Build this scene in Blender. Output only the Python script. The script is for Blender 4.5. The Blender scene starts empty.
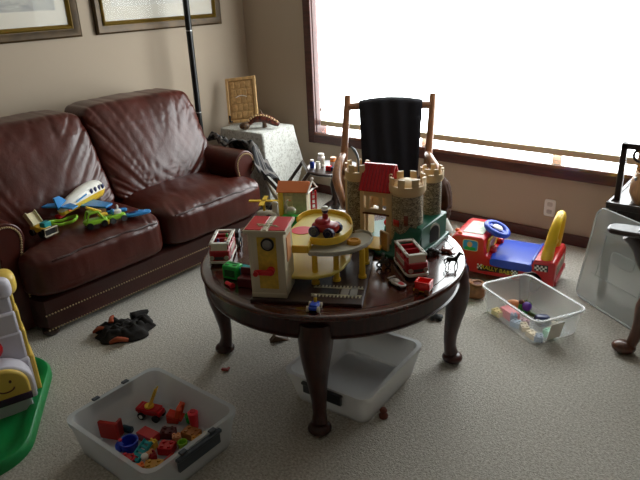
import bpy, bmesh, math, random
from mathutils import Vector, Matrix, noise, Euler
from mathutils.bvhtree import BVHTree
random.seed(7)
PI = math.pi
S = bpy.context.scene
COL = S.collection

# ------------------------------------------------------------------ materials
def lin(h):
    h = h.lstrip('#'); c = [int(h[i:i+2], 16)/255 for i in (0, 2, 4)]
    return [(v/12.92 if v <= .04045 else ((v+.055)/1.055)**2.4) for v in c] + [1]
_mats = {}
def M(name, col, rough=.5, metal=0, coat=0, spec=.5, bump=0, bscale=80, bdist=.01, var=0, vscale=6, col2=None,
      stretch=(1, 1, 1), alpha=1, trans=0, sub=0, emit=0, sheen=0, crough=.1):
    if name in _mats: return _mats[name]
    m = bpy.data.materials.new(name); m.use_nodes = True
    nt = m.node_tree; N = nt.nodes; L = nt.links
    p = N['Principled BSDF']; out = N['Material Output']
    c = lin(col)
    p.inputs['Base Color'].default_value = c
    p.inputs['Roughness'].default_value = rough
    p.inputs['Metallic'].default_value = metal
    p.inputs['Coat Weight'].default_value = coat
    p.inputs['Coat Roughness'].default_value = crough
    p.inputs['Specular IOR Level'].default_value = spec
    p.inputs['Transmission Weight'].default_value = trans
    if sheen: p.inputs['Sheen Weight'].default_value = sheen
    if emit:
        p.inputs['Emission Color'].default_value = c; p.inputs['Emission Strength'].default_value = emit
    tc = N.new('ShaderNodeTexCoord'); mp = N.new('ShaderNodeMapping'); mp.inputs['Scale'].default_value = stretch
    L.new(tc.outputs['Object'], mp.inputs['Vector'])
    if var or col2:
        n = N.new('ShaderNodeTexNoise'); n.inputs['Scale'].default_value = vscale; n.inputs['Detail'].default_value = 5
        L.new(mp.outputs['Vector'], n.inputs['Vector'])
        r = N.new('ShaderNodeValToRGB')
        c2 = lin(col2) if col2 else [v*(1-var) for v in c[:3]]+[1]
        c1 = c if col2 else [min(1, v*(1+var)) for v in c[:3]]+[1]
        r.color_ramp.elements[0].position = .35; r.color_ramp.elements[1].position = .65
        r.color_ramp.elements[0].color = c2; r.color_ramp.elements[1].color = c1
        L.new(n.outputs['Fac'], r.inputs['Fac']); L.new(r.outputs['Color'], p.inputs['Base Color'])
    if bump:
        n = N.new('ShaderNodeTexNoise'); n.inputs['Scale'].default_value = bscale; n.inputs['Detail'].default_value = 4
        L.new(mp.outputs['Vector'], n.inputs['Vector'])
        b = N.new('ShaderNodeBump'); b.inputs['Strength'].default_value = bump; b.inputs['Distance'].default_value = bdist
        L.new(n.outputs['Fac'], b.inputs['Height']); L.new(b.outputs['Normal'], p.inputs['Normal'])
    if alpha < 1:
        t = N.new('ShaderNodeBsdfTransparent'); mx = N.new('ShaderNodeMixShader'); mx.inputs[0].default_value = alpha
        L.new(t.outputs[0], mx.inputs[1]); L.new(p.outputs[0], mx.inputs[2]); L.new(mx.outputs[0], out.inputs['Surface'])
    _mats[name] = m
    return m

WALL = M('wall_paint', '#b2a28f', .9, bump=.06, bscale=220, bdist=.004)
CEIL = M('ceiling_paint', '#b9b3a9', .95)
CARPET = M('carpet', '#d6d1c8', 1, spec=.1, bump=.9, bscale=170, bdist=.012, col2='#aca598', vscale=95, sheen=.2)
TRIM = M('mahogany_trim', '#4a2018', .45, coat=.15, var=.25, vscale=9, stretch=(1, 8, 8))
SILLW = M('varnished_sill', '#7a4a36', .12, coat=1, crough=.08, var=.2, vscale=9, stretch=(1, 8, 8))
LEATHER = M('oxblood_leather', '#46180f', .33, coat=.12, crough=.25, spec=.4, bump=.12, bscale=60, bdist=.008, var=.18, vscale=5)
LEATHER_D = M('dark_leather', '#35130d', .42, bump=.2, bscale=60, bdist=.008, var=.15, vscale=6)
BRASS = M('antique_brass', '#cdb48a', .4, metal=.6)
WOOD_D = M('dark_cherry_wood', '#451a10', .2, coat=.8, crough=.12, var=.3, vscale=7, stretch=(1, 7, 7))
WOOD_T = M('cherry_table_frame', '#38160f', .3, coat=.25, crough=.2, spec=.35, var=.3, vscale=7, stretch=(7, 7, 1))
WOOD_B = M('black_brown_wood', '#2c1c16', .3, coat=.3, var=.25, vscale=9, stretch=(7, 7, 1))
WOOD_R = M('oak_rocker_wood', '#9a6a48', .3, coat=.4, var=.25, vscale=9, stretch=(6, 6, 1))
WOOD_L = M('light_wood', '#cda56e', .4, coat=.2, var=.2, vscale=10, stretch=(6, 6, 1))
GOLD = M('gold_leaf', '#8f7432', .35, metal=.75)
FRAME = M('bronze_frame', '#443218', .4, metal=.35, var=.25, vscale=14)
BLACKM = M('black_metal', '#0c0c0d', .35, metal=.3)
STEEL = M('steel', '#b8b8b8', .3, metal=.9)
CREAM = M('cream_plastic', '#e0c69a', .45)
STONE = None
WHITE = M('white_plastic', '#e6e3da', .4)
IVORY = M('ivory_plastic', '#cfc4ab', .45)
YELLOW = M('yellow_plastic', '#efc63c', .35)
YELLOW_P = M('pale_yellow_plastic', '#ecd468', .4)
RED = M('red_plastic', '#c3141f', .32)
REDW = M('rally_red_plastic', '#c51f22', .28, coat=.3)
REDD = M('dark_red_plastic', '#a11420', .35)
ORANGE = M('orange_plastic', '#e8702c', .4)
ROOF_O = M('orange_roof_plastic', '#e27c3e', .5)
BLUE = M('blue_plastic', '#1f46b8', .32)
NAVY = M('navy_plastic', '#131a52', .35)
SKY = M('sky_blue_plastic', '#2f86c8', .35)
TEAL = M('teal_plastic', '#1f9aa0', .35)
GREEN = M('green_plastic', '#1c9a3c', .35)
GREENB = M('bright_green_plastic', '#22c04e', .35)
LIME = M('lime_plastic', '#8fc832', .35)
DKGREEN = M('dark_green_plastic', '#0d5a45', .4)
PURPLE = M('purple_plastic', '#54288c', .35)
PINKRED = M('coral_plastic', '#f03a4a', .35)
PEACH = M('peach_plastic', '#e8a070', .4)
SKIN = M('skin', '#d8a58a', .55)
GREY = M('grey_plastic', '#8e8f8c', .45)
LGREY = M('light_grey_plastic', '#b9b6a8', .45)
DGREY = M('dark_grey_plastic', '#3d4043', .4)
BLACK = M('black_plastic', '#101012', .35)
BROWN = M('brown_plastic', '#5a2a1c', .5)
TAN = M('tan_canvas', '#a08f74', .9, bump=.3, bscale=300, bdist=.003)

def stone_mat():
    m = bpy.data.materials.new('printed_stone'); m.use_nodes = True
    N = m.node_tree.nodes; L = m.node_tree.links; p = N['Principled BSDF']; p.inputs['Roughness'].default_value = .5
    tc = N.new('ShaderNodeTexCoord'); mp = N.new('ShaderNodeMapping'); mp.inputs['Scale'].default_value = (1, 1, 2.0)
    v = N.new('ShaderNodeTexVoronoi'); v.inputs['Scale'].default_value = 62; v.feature = 'DISTANCE_TO_EDGE'
    w = N.new('ShaderNodeTexVoronoi'); w.inputs['Scale'].default_value = 62
    L.new(tc.outputs['Object'], mp.inputs['Vector']); L.new(mp.outputs[0], v.inputs['Vector']); L.new(mp.outputs[0], w.inputs['Vector'])
    r = N.new('ShaderNodeValToRGB'); r.color_ramp.elements[0].position = .02; r.color_ramp.elements[1].position = .1
    r.color_ramp.elements[0].color = lin('#6f6150'); r.color_ramp.elements[1].color = (1, 1, 1, 1)
    r2 = N.new('ShaderNodeValToRGB'); r2.color_ramp.elements[0].color = lin('#857a68'); r2.color_ramp.elements[1].color = lin('#c2b497')
    mx = N.new('ShaderNodeMix'); mx.data_type = 'RGBA'; mx.blend_type = 'MULTIPLY'; mx.inputs[0].default_value = 1
    sp = N.new('ShaderNodeSeparateColor')
    L.new(w.outputs['Color'], sp.inputs[0]); L.new(sp.outputs[0], r2.inputs[0])
    L.new(v.outputs['Distance'], r.inputs[0]); L.new(r.outputs[0], mx.inputs[6]); L.new(r2.outputs[0], mx.inputs[7])
    L.new(mx.outputs[2], p.inputs['Base Color'])
    return m
STONE = stone_mat()

def wave_mat(name, c1, c2, scale, axis='Z', rough=.6, c3=None):
    m = bpy.data.materials.new(name); m.use_nodes = True
    N = m.node_tree.nodes; L = m.node_tree.links; p = N['Principled BSDF']; p.inputs['Roughness'].default_value = rough
    tc = N.new('ShaderNodeTexCoord'); w = N.new('ShaderNodeTexWave'); w.bands_direction = axis; w.inputs['Scale'].default_value = scale
    r = N.new('ShaderNodeValToRGB'); r.color_ramp.elements[0].color = lin(c1); r.color_ramp.elements[1].color = lin(c2)
    r.color_ramp.elements[0].position = .4; r.color_ramp.elements[1].position = .6
    L.new(tc.outputs['Object'], w.inputs['Vector']); L.new(w.outputs['Fac'], r.inputs[0]); L.new(r.outputs[0], p.inputs['Base Color'])
    return m

def plaid_mat():
    m = bpy.data.materials.new('plaid_wool'); m.use_nodes = True
    N = m.node_tree.nodes; L = m.node_tree.links; p = N['Principled BSDF']; p.inputs['Roughness'].default_value = .9
    tc = N.new('ShaderNodeTexCoord')
    def wv(ax, sc, ph):
        w = N.new('ShaderNodeTexWave'); w.bands_direction = ax; w.inputs['Scale'].default_value = sc; w.inputs['Phase Offset'].default_value = ph
        r = N.new('ShaderNodeValToRGB'); r.color_ramp.interpolation = 'CONSTANT'
        r.color_ramp.elements[0].color = (0, 0, 0, 1); r.color_ramp.elements[1].position = .86; r.color_ramp.elements[1].color = (1, 1, 1, 1)
        L.new(tc.outputs['UV'], w.inputs['Vector']); L.new(w.outputs['Fac'], r.inputs[0]); return r
    a = wv('X', 2.2, 0); b = wv('Y', 2.2, 1)
    ad = N.new('ShaderNodeMath'); ad.operation = 'ADD'; L.new(a.outputs[0], ad.inputs[0]); L.new(b.outputs[0], ad.inputs[1])
    r = N.new('ShaderNodeValToRGB'); r.color_ramp.elements[0].color = lin('#101014'); r.color_ramp.elements[1].color = lin('#5e5955')
    L.new(ad.outputs[0], r.inputs[0]); L.new(r.outputs[0], p.inputs['Base Color'])
    return m
PLAID = plaid_mat()

# ------------------------------------------------------------------ geometry helpers
def rotm(r): return Euler(r, 'XYZ').to_matrix().to_4x4()
class MB:
    def __init__(s): s.bm = bmesh.new(); s.mi = 0; s.X = Matrix()
    def mesh(s, vs, fs):
        b = [s.bm.verts.new(s.X @ Vector(v)) for v in vs]
        for f in fs:
            try:
                q = s.bm.faces.new([b[i] for i in f]); q.material_index = s.mi; q.smooth = True
            except ValueError: pass
        return s
    def box(s, c, d, r=(0, 0, 0), taper=1):
        R = Matrix.Translation(c) @ rotm(r); x, y, z = d[0]/2, d[1]/2, d[2]/2
        vs = [R @ Vector((a*x*(taper if k > 0 else 1), b*y*(taper if k > 0 else 1), k*z)) for k in (-1, 1) for a, b in ((-1, -1), (1, -1), (1, 1), (-1, 1))]
        return s.mesh(vs, [(3, 2, 1, 0), (4, 5, 6, 7), (0, 1, 5, 4), (1, 2, 6, 5), (2, 3, 7, 6), (3, 0, 4, 7)])
    def lathe(s, prof, n=24, R=None, a0=0, a1=2*PI):
        R = R or Matrix(); full = abs(a1-a0-2*PI) < 1e-6; k = n if full else n+1
        vs = []
        for r, z in prof:
            for i in range(k):
                a = a0+(a1-a0)*i/n; vs.append(R @ Vector((max(r, 1e-5)*math.cos(a), max(r, 1e-5)*math.sin(a), z)))
        fs = []
        for j in range(len(prof)-1):
            for i in range(n):
                i2 = (i+1) % k; fs.append((j*k+i, j*k+i2, (j+1)*k+i2, (j+1)*k+i))
        return s.mesh(vs, fs)
    def cyl(s, p0, p1, r0, r1=None, n=16):
        r1 = r0 if r1 is None else r1; p0 = Vector(p0); p1 = Vector(p1); d = p1-p0
        R = Matrix.Translation(p0) @ d.to_track_quat('Z', 'Y').to_matrix().to_4x4()
        return s.lathe([(0, 0), (r0, 0), (r1, d.length), (0, d.length)], n, R)
    def ring(s, c, R_, r, n=28, m=8, rot=(0, 0, 0), sq=1):
        X = Matrix.Translation(c) @ rotm(rot); vs = []; fs = []
        for i in range(n):
            a = 2*PI*i/n
            for j in range(m):
                b = 2*PI*j/m; q = R_+r*math.cos(b); vs.append(X @ Vector((q*math.cos(a), q*math.sin(a), r*sq*math.sin(b))))
        for i in range(n):
            for j in range(m):
                fs.append((i*m+j, ((i+1) % n)*m+j, ((i+1) % n)*m+(j+1) % m, i*m+(j+1) % m))
        return s.mesh(vs, fs)
    def tube(s, pts, r, n=10, flat=1, up=(0, 0, 1), smooth=0, closed=False):
        P = [Vector(p) for p in pts]
        rr = list(r) if isinstance(r, (list, tuple)) else [r]*len(P)
        if smooth:
            Q = []; q = []
            m = len(P)
            for i in range(m-1):
                a, b, c, d = P[max(i-1, 0)], P[i], P[i+1], P[min(i+2, m-1)]
                for k in range(smooth):
                    t = k/smooth
                    Q.append(.5*((2*b)+(c-a)*t+(2*a-5*b+4*c-d)*t*t+(3*b-a-3*c+d)*t**3)); q.append(rr[i]+(rr[i+1]-rr[i])*t)
            Q.append(P[-1]); q.append(rr[-1]); P, rr = Q, q
        vs = []; k = len(P); U = Vector(up)
        for i, p in enumerate(P):
            t = (P[min(i+1, k-1)]-P[max(i-1, 0)]).normalized()
            a = U.cross(t)
            if a.length < .05: a = Vector((1, .3, 0)).cross(t)
            a.normalize(); b = t.cross(a)
            for j in range(n):
                th = 2*PI*j/n; vs.append(p+a*rr[i]*math.cos(th)+b*rr[i]*flat*math.sin(th))
        fs = [(i*n+j, i*n+(j+1) % n, (i+1)*n+(j+1) % n, (i+1)*n+j) for i in range(k-1) for j in range(n)]
        fs += [tuple(range(n-1, -1, -1)), tuple((k-1)*n+j for j in range(n))]
        return s.mesh(vs, fs)
    def prism(s, poly, z0, z1, R=None):
        R = R or Matrix(); n = len(poly)
        vs = [R @ Vector((x, y, z)) for z in (z0, z1) for x, y in poly]
        return s.mesh(vs, [tuple(range(n-1, -1, -1)), tuple(range(n, 2*n))]+[(i, (i+1) % n, n+(i+1) % n, n+i) for i in range(n)])
    def plate(s, rings):   # rings: list of equal-length loops, closed at both ends
        n = len(rings[0]); vs = [v for r in rings for v in r]; k = len(rings)
        fs = [(i*n+j, i*n+(j+1) % n, (i+1)*n+(j+1) % n, (i+1)*n+j) for i in range(k-1) for j in range(n)]
        return s.mesh(vs, fs+[tuple(range(n-1, -1, -1)), tuple((k-1)*n+j for j in range(n))])
    def ell(s, c, r, n=16, rot=(0, 0, 0)):
        if not isinstance(r, (list, tuple)): r = (r, r, r)
        X = Matrix.Translation(c) @ rotm(rot) @ Matrix.Diagonal((r[0], r[1], r[2], 1))
        return s.lathe([(math.cos(a), math.sin(a)) for a in [(-PI/2+PI*i/(n//2)) for i in range(n//2+1)]], n, X)
    def soft(s, c, d, k=6, n=14, fn=None, rot=(0, 0, 0)):
        X = Matrix.Translation(c) @ rotm(rot); idx = {}; vs = []; fs = []
        def v(a, b, e):
            key = (a, b, e)
            if key not in idx:
                p = Vector((a/n*2-1, b/n*2-1, e/n*2-1))
                p = Vector([math.copysign(abs(q)**.85, q) for q in p])
                q = (abs(p.x)**k+abs(p.y)**k+abs(p.z)**k)**(1/k); p = p/q
                p = Vector((p.x*d[0]/2, p.y*d[1]/2, p.z*d[2]/2))
                if fn: p = fn(p)
                idx[key] = len(vs); vs.append(X @ p)
            return idx[key]
        for i in range(n):
            for j in range(n):
                for w in (0, n):
                    f = [(i, j), (i+1, j), (i+1, j+1), (i, j+1)]
                    if w == 0: f = f[::-1]
                    fs.append([v(a, b, w) for a, b in f]); fs.append([v(w, a, b) for a, b in f]); fs.append([v(b, w, a) for a, b in f])
        return s.mesh(vs, fs)
    def grid(s, nu, nv, fn, uv=False):
        vs = [fn(i/nu, j/nv) for j in range(nv+1) for i in range(nu+1)]
        n0 = len(s.bm.faces)
        s.mesh(vs, [(j*(nu+1)+i, j*(nu+1)+i+1, (j+1)*(nu+1)+i+1, (j+1)*(nu+1)+i) for j in range(nv) for i in range(nu)])
        if uv:
            L = s.bm.loops.layers.uv.verify(); s.bm.faces.ensure_lookup_table()
            for k in range(n0, len(s.bm.faces)):
                q = k-n0; i, j = q % nu, q//nu
                for l, (a, b) in zip(s.bm.faces[k].loops, ((i, j), (i+1, j), (i+1, j+1), (i, j+1))): l[L].uv = (a/nu, b/nv)
        return s
    def build(s, name, mat, parent=None, bevel=0, sub=0, solid=0, sharp=40, voxel=0, smooth_it=0, flat=False):
        bmesh.ops.remove_doubles(s.bm, verts=s.bm.verts, dist=2e-5)
        bmesh.ops.recalc_face_normals(s.bm, faces=s.bm.faces)
        for e in s.bm.edges:
            if len(e.link_faces) == 2 and e.calc_face_angle(0) > math.radians(sharp): e.smooth = False
        if flat:
            for f in s.bm.faces: f.smooth = False
        me = bpy.data.meshes.new(name); s.bm.to_mesh(me); s.bm.free()
        o = bpy.data.objects.new(name, me); COL.objects.link(o)
        for m in (mat if isinstance(mat, (list, tuple)) else [mat]): me.materials.append(m)
        if parent: o.parent = parent
        if solid:
            q = o.modifiers.new('solid', 'SOLIDIFY'); q.thickness = solid; q.offset = 0
        if bevel:
            q = o.modifiers.new('bevel', 'BEVEL'); q.width = bevel; q.segments = 2; q.limit_method = 'ANGLE'; q.angle_limit = math.radians(35)
        if voxel:
            q = o.modifiers.new('remesh', 'REMESH'); q.mode = 'VOXEL'; q.voxel_size = voxel; q.use_smooth_shade = True
        if smooth_it:
            q = o.modifiers.new('smooth', 'SMOOTH'); q.iterations = smooth_it; q.factor = .5
        if sub:
            q = o.modifiers.new('sub', 'SUBSURF'); q.levels = sub; q.render_levels = sub
        return o

def P(name, mat, shapes, parent=None, **kw):
    m = MB()
    for sh in shapes:
        f, *a = sh
        k = {}
        if a and isinstance(a[-1], dict): k = a.pop()
        if f == 'mi': m.mi = a[0]; continue
        getattr(m, f)(*a, **k)
    return m.build(name, mat, parent, **kw)
def tag(o, label, cat, group=None):
    o['label'] = label; o['category'] = cat
    if group: o['group'] = group
    return o
def thing(name, label, cat, loc, rz=0, group=None, rot=None):
    o = bpy.data.objects.new(name, None); o.empty_display_size = .05; COL.objects.link(o)
    o.location = loc; o.rotation_euler = rot if rot else (0, 0, rz)
    return tag(o, label, cat, group)
def struct(o): o['kind'] = 'structure'; return o
def nz(p, sc, off=0): return noise.noise(Vector((p[0]*sc+off, p[1]*sc-off, p[2]*sc+off*.3)))
def rrect(w, h, r, n=5):
    out = []
    for cx, cy, a in ((w/2-r, h/2-r, 0), (-w/2+r, h/2-r, 90), (-w/2+r, -h/2+r, 180), (w/2-r, -h/2+r, 270)):
        for i in range(n+1):
            t = math.radians(a+90*i/n); out.append((cx+r*math.cos(t), cy+r*math.sin(t)))
    return out
def surface_z(obs, x, y, top=3):
    dg = bpy.context.evaluated_depsgraph_get(); best = None
    for o in obs:
        t = BVHTree.FromObject(o, dg); inv = o.matrix_world.inverted()
        h = t.ray_cast(inv @ Vector((x, y, top)), Vector((0, 0, -1)))
        if h[0] is not None:
            z = (o.matrix_world @ h[0]).z
            best = z if best is None else max(best, z)
    return best

# ================================================================== the room
XL, XR, YB, YF, ZC = -4.10, 3.6, 4.0, -3.2, 2.45
struct(P('floor', CARPET, [('box', ((XL+XR)/2, (YB+YF)/2, -.05), (XR-XL+.4, YB-YF+.4, .1))]))
struct(P('ceiling', CEIL, [('box', ((XL+XR)/2, (YB+YF)/2, ZC+.05), (XR-XL+.4, YB-YF+.4, .1))]))
struct(P('wall_left', WALL, [('box', (XL-.06, (YB+YF)/2, ZC/2), (.12, YB-YF+.4, ZC))]))
struct(P('wall_right', WALL, [('box', (XR+.06, (YB+YF)/2, ZC/2), (.12, YB-YF+.4, ZC))]))
struct(P('wall_front', WALL, [('box', ((XL+XR)/2, YF-.06, ZC/2), (XR-XL, .12, ZC))]))
WX0, WX1, WZ0, WZ1 = -3.34, -.32, .53, 2.12
m = MB()
m.box(((XL+WX0)/2, YB+.07, ZC/2), (WX0-XL, .14, ZC)); m.box(((WX1+XR)/2, YB+.07, ZC/2), (XR-WX1, .14, ZC))
m.box(((WX0+WX1)/2, YB+.07, WZ0/2), (WX1-WX0, .14, WZ0)); m.box(((WX0+WX1)/2, YB+.07, (WZ1+ZC)/2), (WX1-WX0, .14, ZC-WZ1))
struct(m.build('wall_back', WALL))
struct(P('baseboard_back', TRIM, [('box', ((XL+XR)/2, YB-.008, .0385), (XR-XL, .016, .077))], bevel=.004))
struct(P('baseboard_left', TRIM, [('box', (XL+.008, (YB+YF)/2, .0385), (.016, YB-YF-.03, .077))], bevel=.004))
# window
win = bpy.data.objects.new('window_1', None); COL.objects.link(win); win.location = ((WX0+WX1)/2, YB, WZ0); struct(win)
W2 = (WX1-WX0)/2; WH = WZ1-WZ0
P('casing', TRIM, [('box', (-W2-.03, -.01, WH/2-.01), (.075, .024, WH+.15)), ('box', (W2+.03, -.01, WH/2-.01), (.075, .024, WH+.15)), ('box', (0, -.01, WH+.027), (2*W2+.12, .022, .066)),
   ('box', (-W2+.006, .07, WH/2), (.012, .135, WH)), ('box', (W2-.006, .07, WH/2), (.012, .135, WH)), ('box', (0, .07, WH-.006), (2*W2, .135, .012))], win, bevel=.004)
P('sill', SILLW, [('box', (0, .055, -.003), (2*W2, .17, .024)), ], win, bevel=.005)
P('apron', TRIM, [('box', (0, -.012, -.036), (2*W2, .026, .09))], win, bevel=.005)
P('sash', WHITE, [('box', (-W2/3, .115, WH/2), (.06, .03, WH)), ('box', (W2/3, .115, WH/2), (.06, .03, WH))], win)
gl = M('window_glass', '#ffffff', .02, alpha=.08)
P('glass_pane', gl, [('box', (0, .12, WH/2), (2*W2, .006, WH))], win)

def blind_mat():
    m = bpy.data.materials.new('glowing_cellular_shade'); m.use_nodes = True
    N = m.node_tree.nodes; L = m.node_tree.links; p = N['Principled BSDF']
    p.inputs['Base Color'].default_value = lin('#e9e4d6'); p.inputs['Roughness'].default_value = .9
    p.inputs['Emission Color'].default_value = (.92, .985, 1, 1); p.inputs['Emission Strength'].default_value = BLIND
    return m
BLIND = 7.5
bl = thing('window_blind', 'pleated translucent white shade glowing with daylight across the big window', 'blind', ((WX0+WX1)/2, YB+.055, WZ0))
m = MB(); zs = []; n = int((WH-.09)/.011)
poly = [(((-.004) if i % 2 else .004), .083+i*.011) for i in range(n)]
pts = [(y, z) for y, z in poly]
w = W2-.022
m.grid(1, n-1, lambda u, v: (-w+2*w*u, pts[round(v*(n-1))][0], pts[round(v*(n-1))][1]))
m.build('pleated_fabric', blind_mat(), bl, solid=.002, sharp=180)
P('hem_rail', M('hem_rail', '#d9cfae', .6), [('box', (0, 0, .078), (2*w, .028, .044))], bl, bevel=.004)
P('head_rail', WHITE, [('box', (0, 0, WH-.02), (2*w, .04, .034))], bl, bevel=.004)
m = MB()
for i in range(60): m.ell((-W2+.05, -.03, .22+i*.02), .005, 6)
m.cyl((-W2+.05, -.03, .185), (-W2+.05, -.03, .21), .009, n=8)
m.build('bead_chain', M('pale_chain', '#b9ab98', .5), bl)

o = thing('wall_outlet', 'white duplex power outlet low on the wall under the window', 'outlet', (-1.305, YB-.001, .233))
P('plate', WHITE, [('soft', (0, -.004, 0), (.074, .01, .118), {'k': 8, 'n': 8})], o)
for z in (-.026, .026): P('socket', M('outlet_socket', '#c9c4ba', .5), [('soft', (0, -.009, z), (.036, .006, .03), {'k': 4, 'n': 6}), ('box', (-.007, -.0125, z+.003), (.003, .002, .009)), ('box', (.007, -.0125, z+.003), (.003, .002, .009))], o)

# ================================================================== pictures
def sketch_mat(name, seed, c1, c2):
    m = bpy.data.materials.new(name); m.use_nodes = True
    N = m.node_tree.nodes; L = m.node_tree.links; p = N['Principled BSDF']; p.inputs['Roughness'].default_value = .6
    tc = N.new('ShaderNodeTexCoord'); mp = N.new('ShaderNodeMapping'); mp.inputs['Scale'].default_value = (1, 6, 22); mp.inputs['Location'].default_value = (seed, seed, 0)
    n = N.new('ShaderNodeTexNoise'); n.inputs['Scale'].default_value = 1.5; n.inputs['Detail'].default_value = 9
    r = N.new('ShaderNodeValToRGB'); r.color_ramp.elements[0].color = lin(c1); r.color_ramp.elements[1].color = lin(c2)
    r.color_ramp.elements[0].position = .38; r.color_ramp.elements[1].position = .62
    L.new(tc.outputs['Object'], mp.inputs[0]); L.new(mp.outputs[0], n.inputs['Vector']); L.new(n.outputs['Fac'], r.inputs[0]); L.new(r.outputs[0], p.inputs['Base Color'])
    return m
PGLASS = M('picture_glass', '#ffffff', .03, alpha=.09)
def picture(y0, y1, label, seed, c1, c2, h=.86):
    z0 = 1.43; w = y1-y0
    t = thing('framed_picture', label, 'picture', (XL+.003, (y0+y1)/2, z0), 0, 'gold framed prints above the sofa')
    def frame_loop(prof):      # prof: (inset, depth) swept round the rectangle
        m = MB(); rings = []
        for ins, d in prof:
            rings.append([(d, -w/2+ins, ins), (d, w/2-ins, ins), (d, w/2-ins, h-ins), (d, -w/2+ins, h-ins)])
        vs = [v for r in rings for v in r]; k = len(rings)
        m.mesh(vs, [((i % k)*4+j, (i % k)*4+(j+1) % 4, ((i+1) % k)*4+(j+1) % 4, ((i+1) % k)*4+j) for i in range(k) for j in range(4)])
        return m
    frame_loop([(0, 0), (0, .022), (.012, .03), (.03, .028), (.05, .018), (.056, .018), (.056, 0)]).build('frame', FRAME, t, sharp=30)
    frame_loop([(.0565, .002), (.0565, .024), (.066, .031), (.078, .022), (.084, .014), (.084, .002)]).build('gold_lip', GOLD, t, sharp=30)
    P('mat_board', M('mat_board', '#d9d2c2', .8), [('box', (.006, 0, h/2), (.004, w-.17, h-.17))], t)
    P('print', sketch_mat('print_'+str(seed), seed, c1, c2), [('box', (.009, 0, h/2+.015), (.002, w-.31, h-.33))], t)
    P('glass', PGLASS, [('box', (.0125, 0, h/2), (.002, w-.169, h-.169))], t)
picture(1.20, 2.422, 'gold and bronze framed landscape print above the left end of the sofa', 3, '#8d8f8c', '#b9b6aa')
picture(2.54, 3.716, 'gold and bronze framed pale print behind the floor lamp pole', 9, '#c9c6bb', '#dad6cb')

# ================================================================== floor lamp
t = thing('floor_lamp', 'tall black metal pole lamp behind the right end of the sofa', 'lamp', (-3.89, 3.205, 0))
P('base', BLACKM, [('lathe', [(0, 0), (.13, 0), (.13, .012), (.05, .03), (.018, .045), (0, .045)], 28)], t)
P('pole', BLACKM, [('cyl', (0, 0, .04), (0, 0, 1.78), .024)], t)
for z in (.79, 1.41): P('joint_ring', STEEL, [('cyl', (0, 0, z), (0, 0, z+.007), .025)], t)
P('lamp_shade', BLACKM, [('lathe', [(.02, 1.76), (.08, 1.78), (.15, 1.83), (.17, 1.88), (.165, 1.88), (.08, 1.795), (0, 1.785)], 28)], t)

# ================================================================== sofa
sofa = thing('leather_sofa', 'two cushion oxblood leather sofa with rolled nailhead arms against the left wall', 'sofa', (-3.5, 2.06, 0))
sx, sy = -3.5, 2.06
def SP(p): return (p[0]-sx, p[1]-sy, p[2])
def wrinkle(p, amp, seed, dirv):
    q = Vector(p)
    a = noise.noise(Vector((q.dot(Vector(dirv[0]))*26+seed, q.dot(Vector(dirv[1]))*5, seed)))
    b = noise.noise(Vector((q.x*7+seed, q.y*7, q.z*7)))
    return amp*((1-abs(a)*2)*.6+b*.7)
P('base', LEATHER_D, [('soft', SP((-3.50, 2.075, .125)), (1.09, 1.66, .19), {'k': 22, 'n': 12})], sofa)
P('back_frame', LEATHER_D, [('soft', SP((-3.94, 2.06, .53)), (.27, 1.86, .80), {'k': 10, 'n': 14})], sofa)
def seat_cushion(y0, y1, end, seed):
    cy = (y0+y1)/2; w = y1-y0; cx = -3.32; d = .83
    def fn(p):
        x, y, z = p
        u = x/(d/2); v = y/(w/2)
        # crown and droop
        top = max(0, z/.125)
        crown = .035*(1-min(1, abs(u))**2.2)*(1-min(1, abs(v))**3)
        z2 = z+(crown if z > 0 else 0)
        front = max(0, (u-.55)/.45)
        z2 -= .03*front**2*top
        if end*v > 0:      # front tab that wraps round the arm
            t = max(0, min(1, (x+cx+3.13)/.07)); t = t*t*(3-2*t)
            y += end*.105*t*max(0, end*v)**1.5
        k = wrinkle((x, y, z), 1, seed, ((.25, .95, .1), (.95, -.25, 0)))
        edge = max(0, (u-.2)/.8)
        amp = .003+.008*edge*(1 if z > -.05 else .4)
        z2 += amp*k*(1 if z > 0 else 0)
        x += .5*amp*k*edge
        return Vector((x, y, z2))
    return MB().soft(SP((cx, cy, .345)), (d, w, .25), 7, 44, fn)
c1 = seat_cushion(1.325, 2.068, -1, 3.1).build('seat_cushion', LEATHER, sofa, sub=1, sharp=180)
c2 = seat_cushion(2.072, 2.83, 1, 8.4).build('seat_cushion', LEATHER, sofa, sub=1, sharp=180)
for c, y0, y1 in ((c1, 1.34, 2.0), (c2, 2.14, 2.84)):
    P('piping', LEATHER_D, [('tube', [SP((-2.921+.004*math.sin(i*1.3), y0+(y1-y0)*i/14, .43+.012*math.sin(PI*i/14)+.003*math.sin(i*2.1))) for i in range(15)], .006, {'n': 6, 'smooth': 2})], c)
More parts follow.
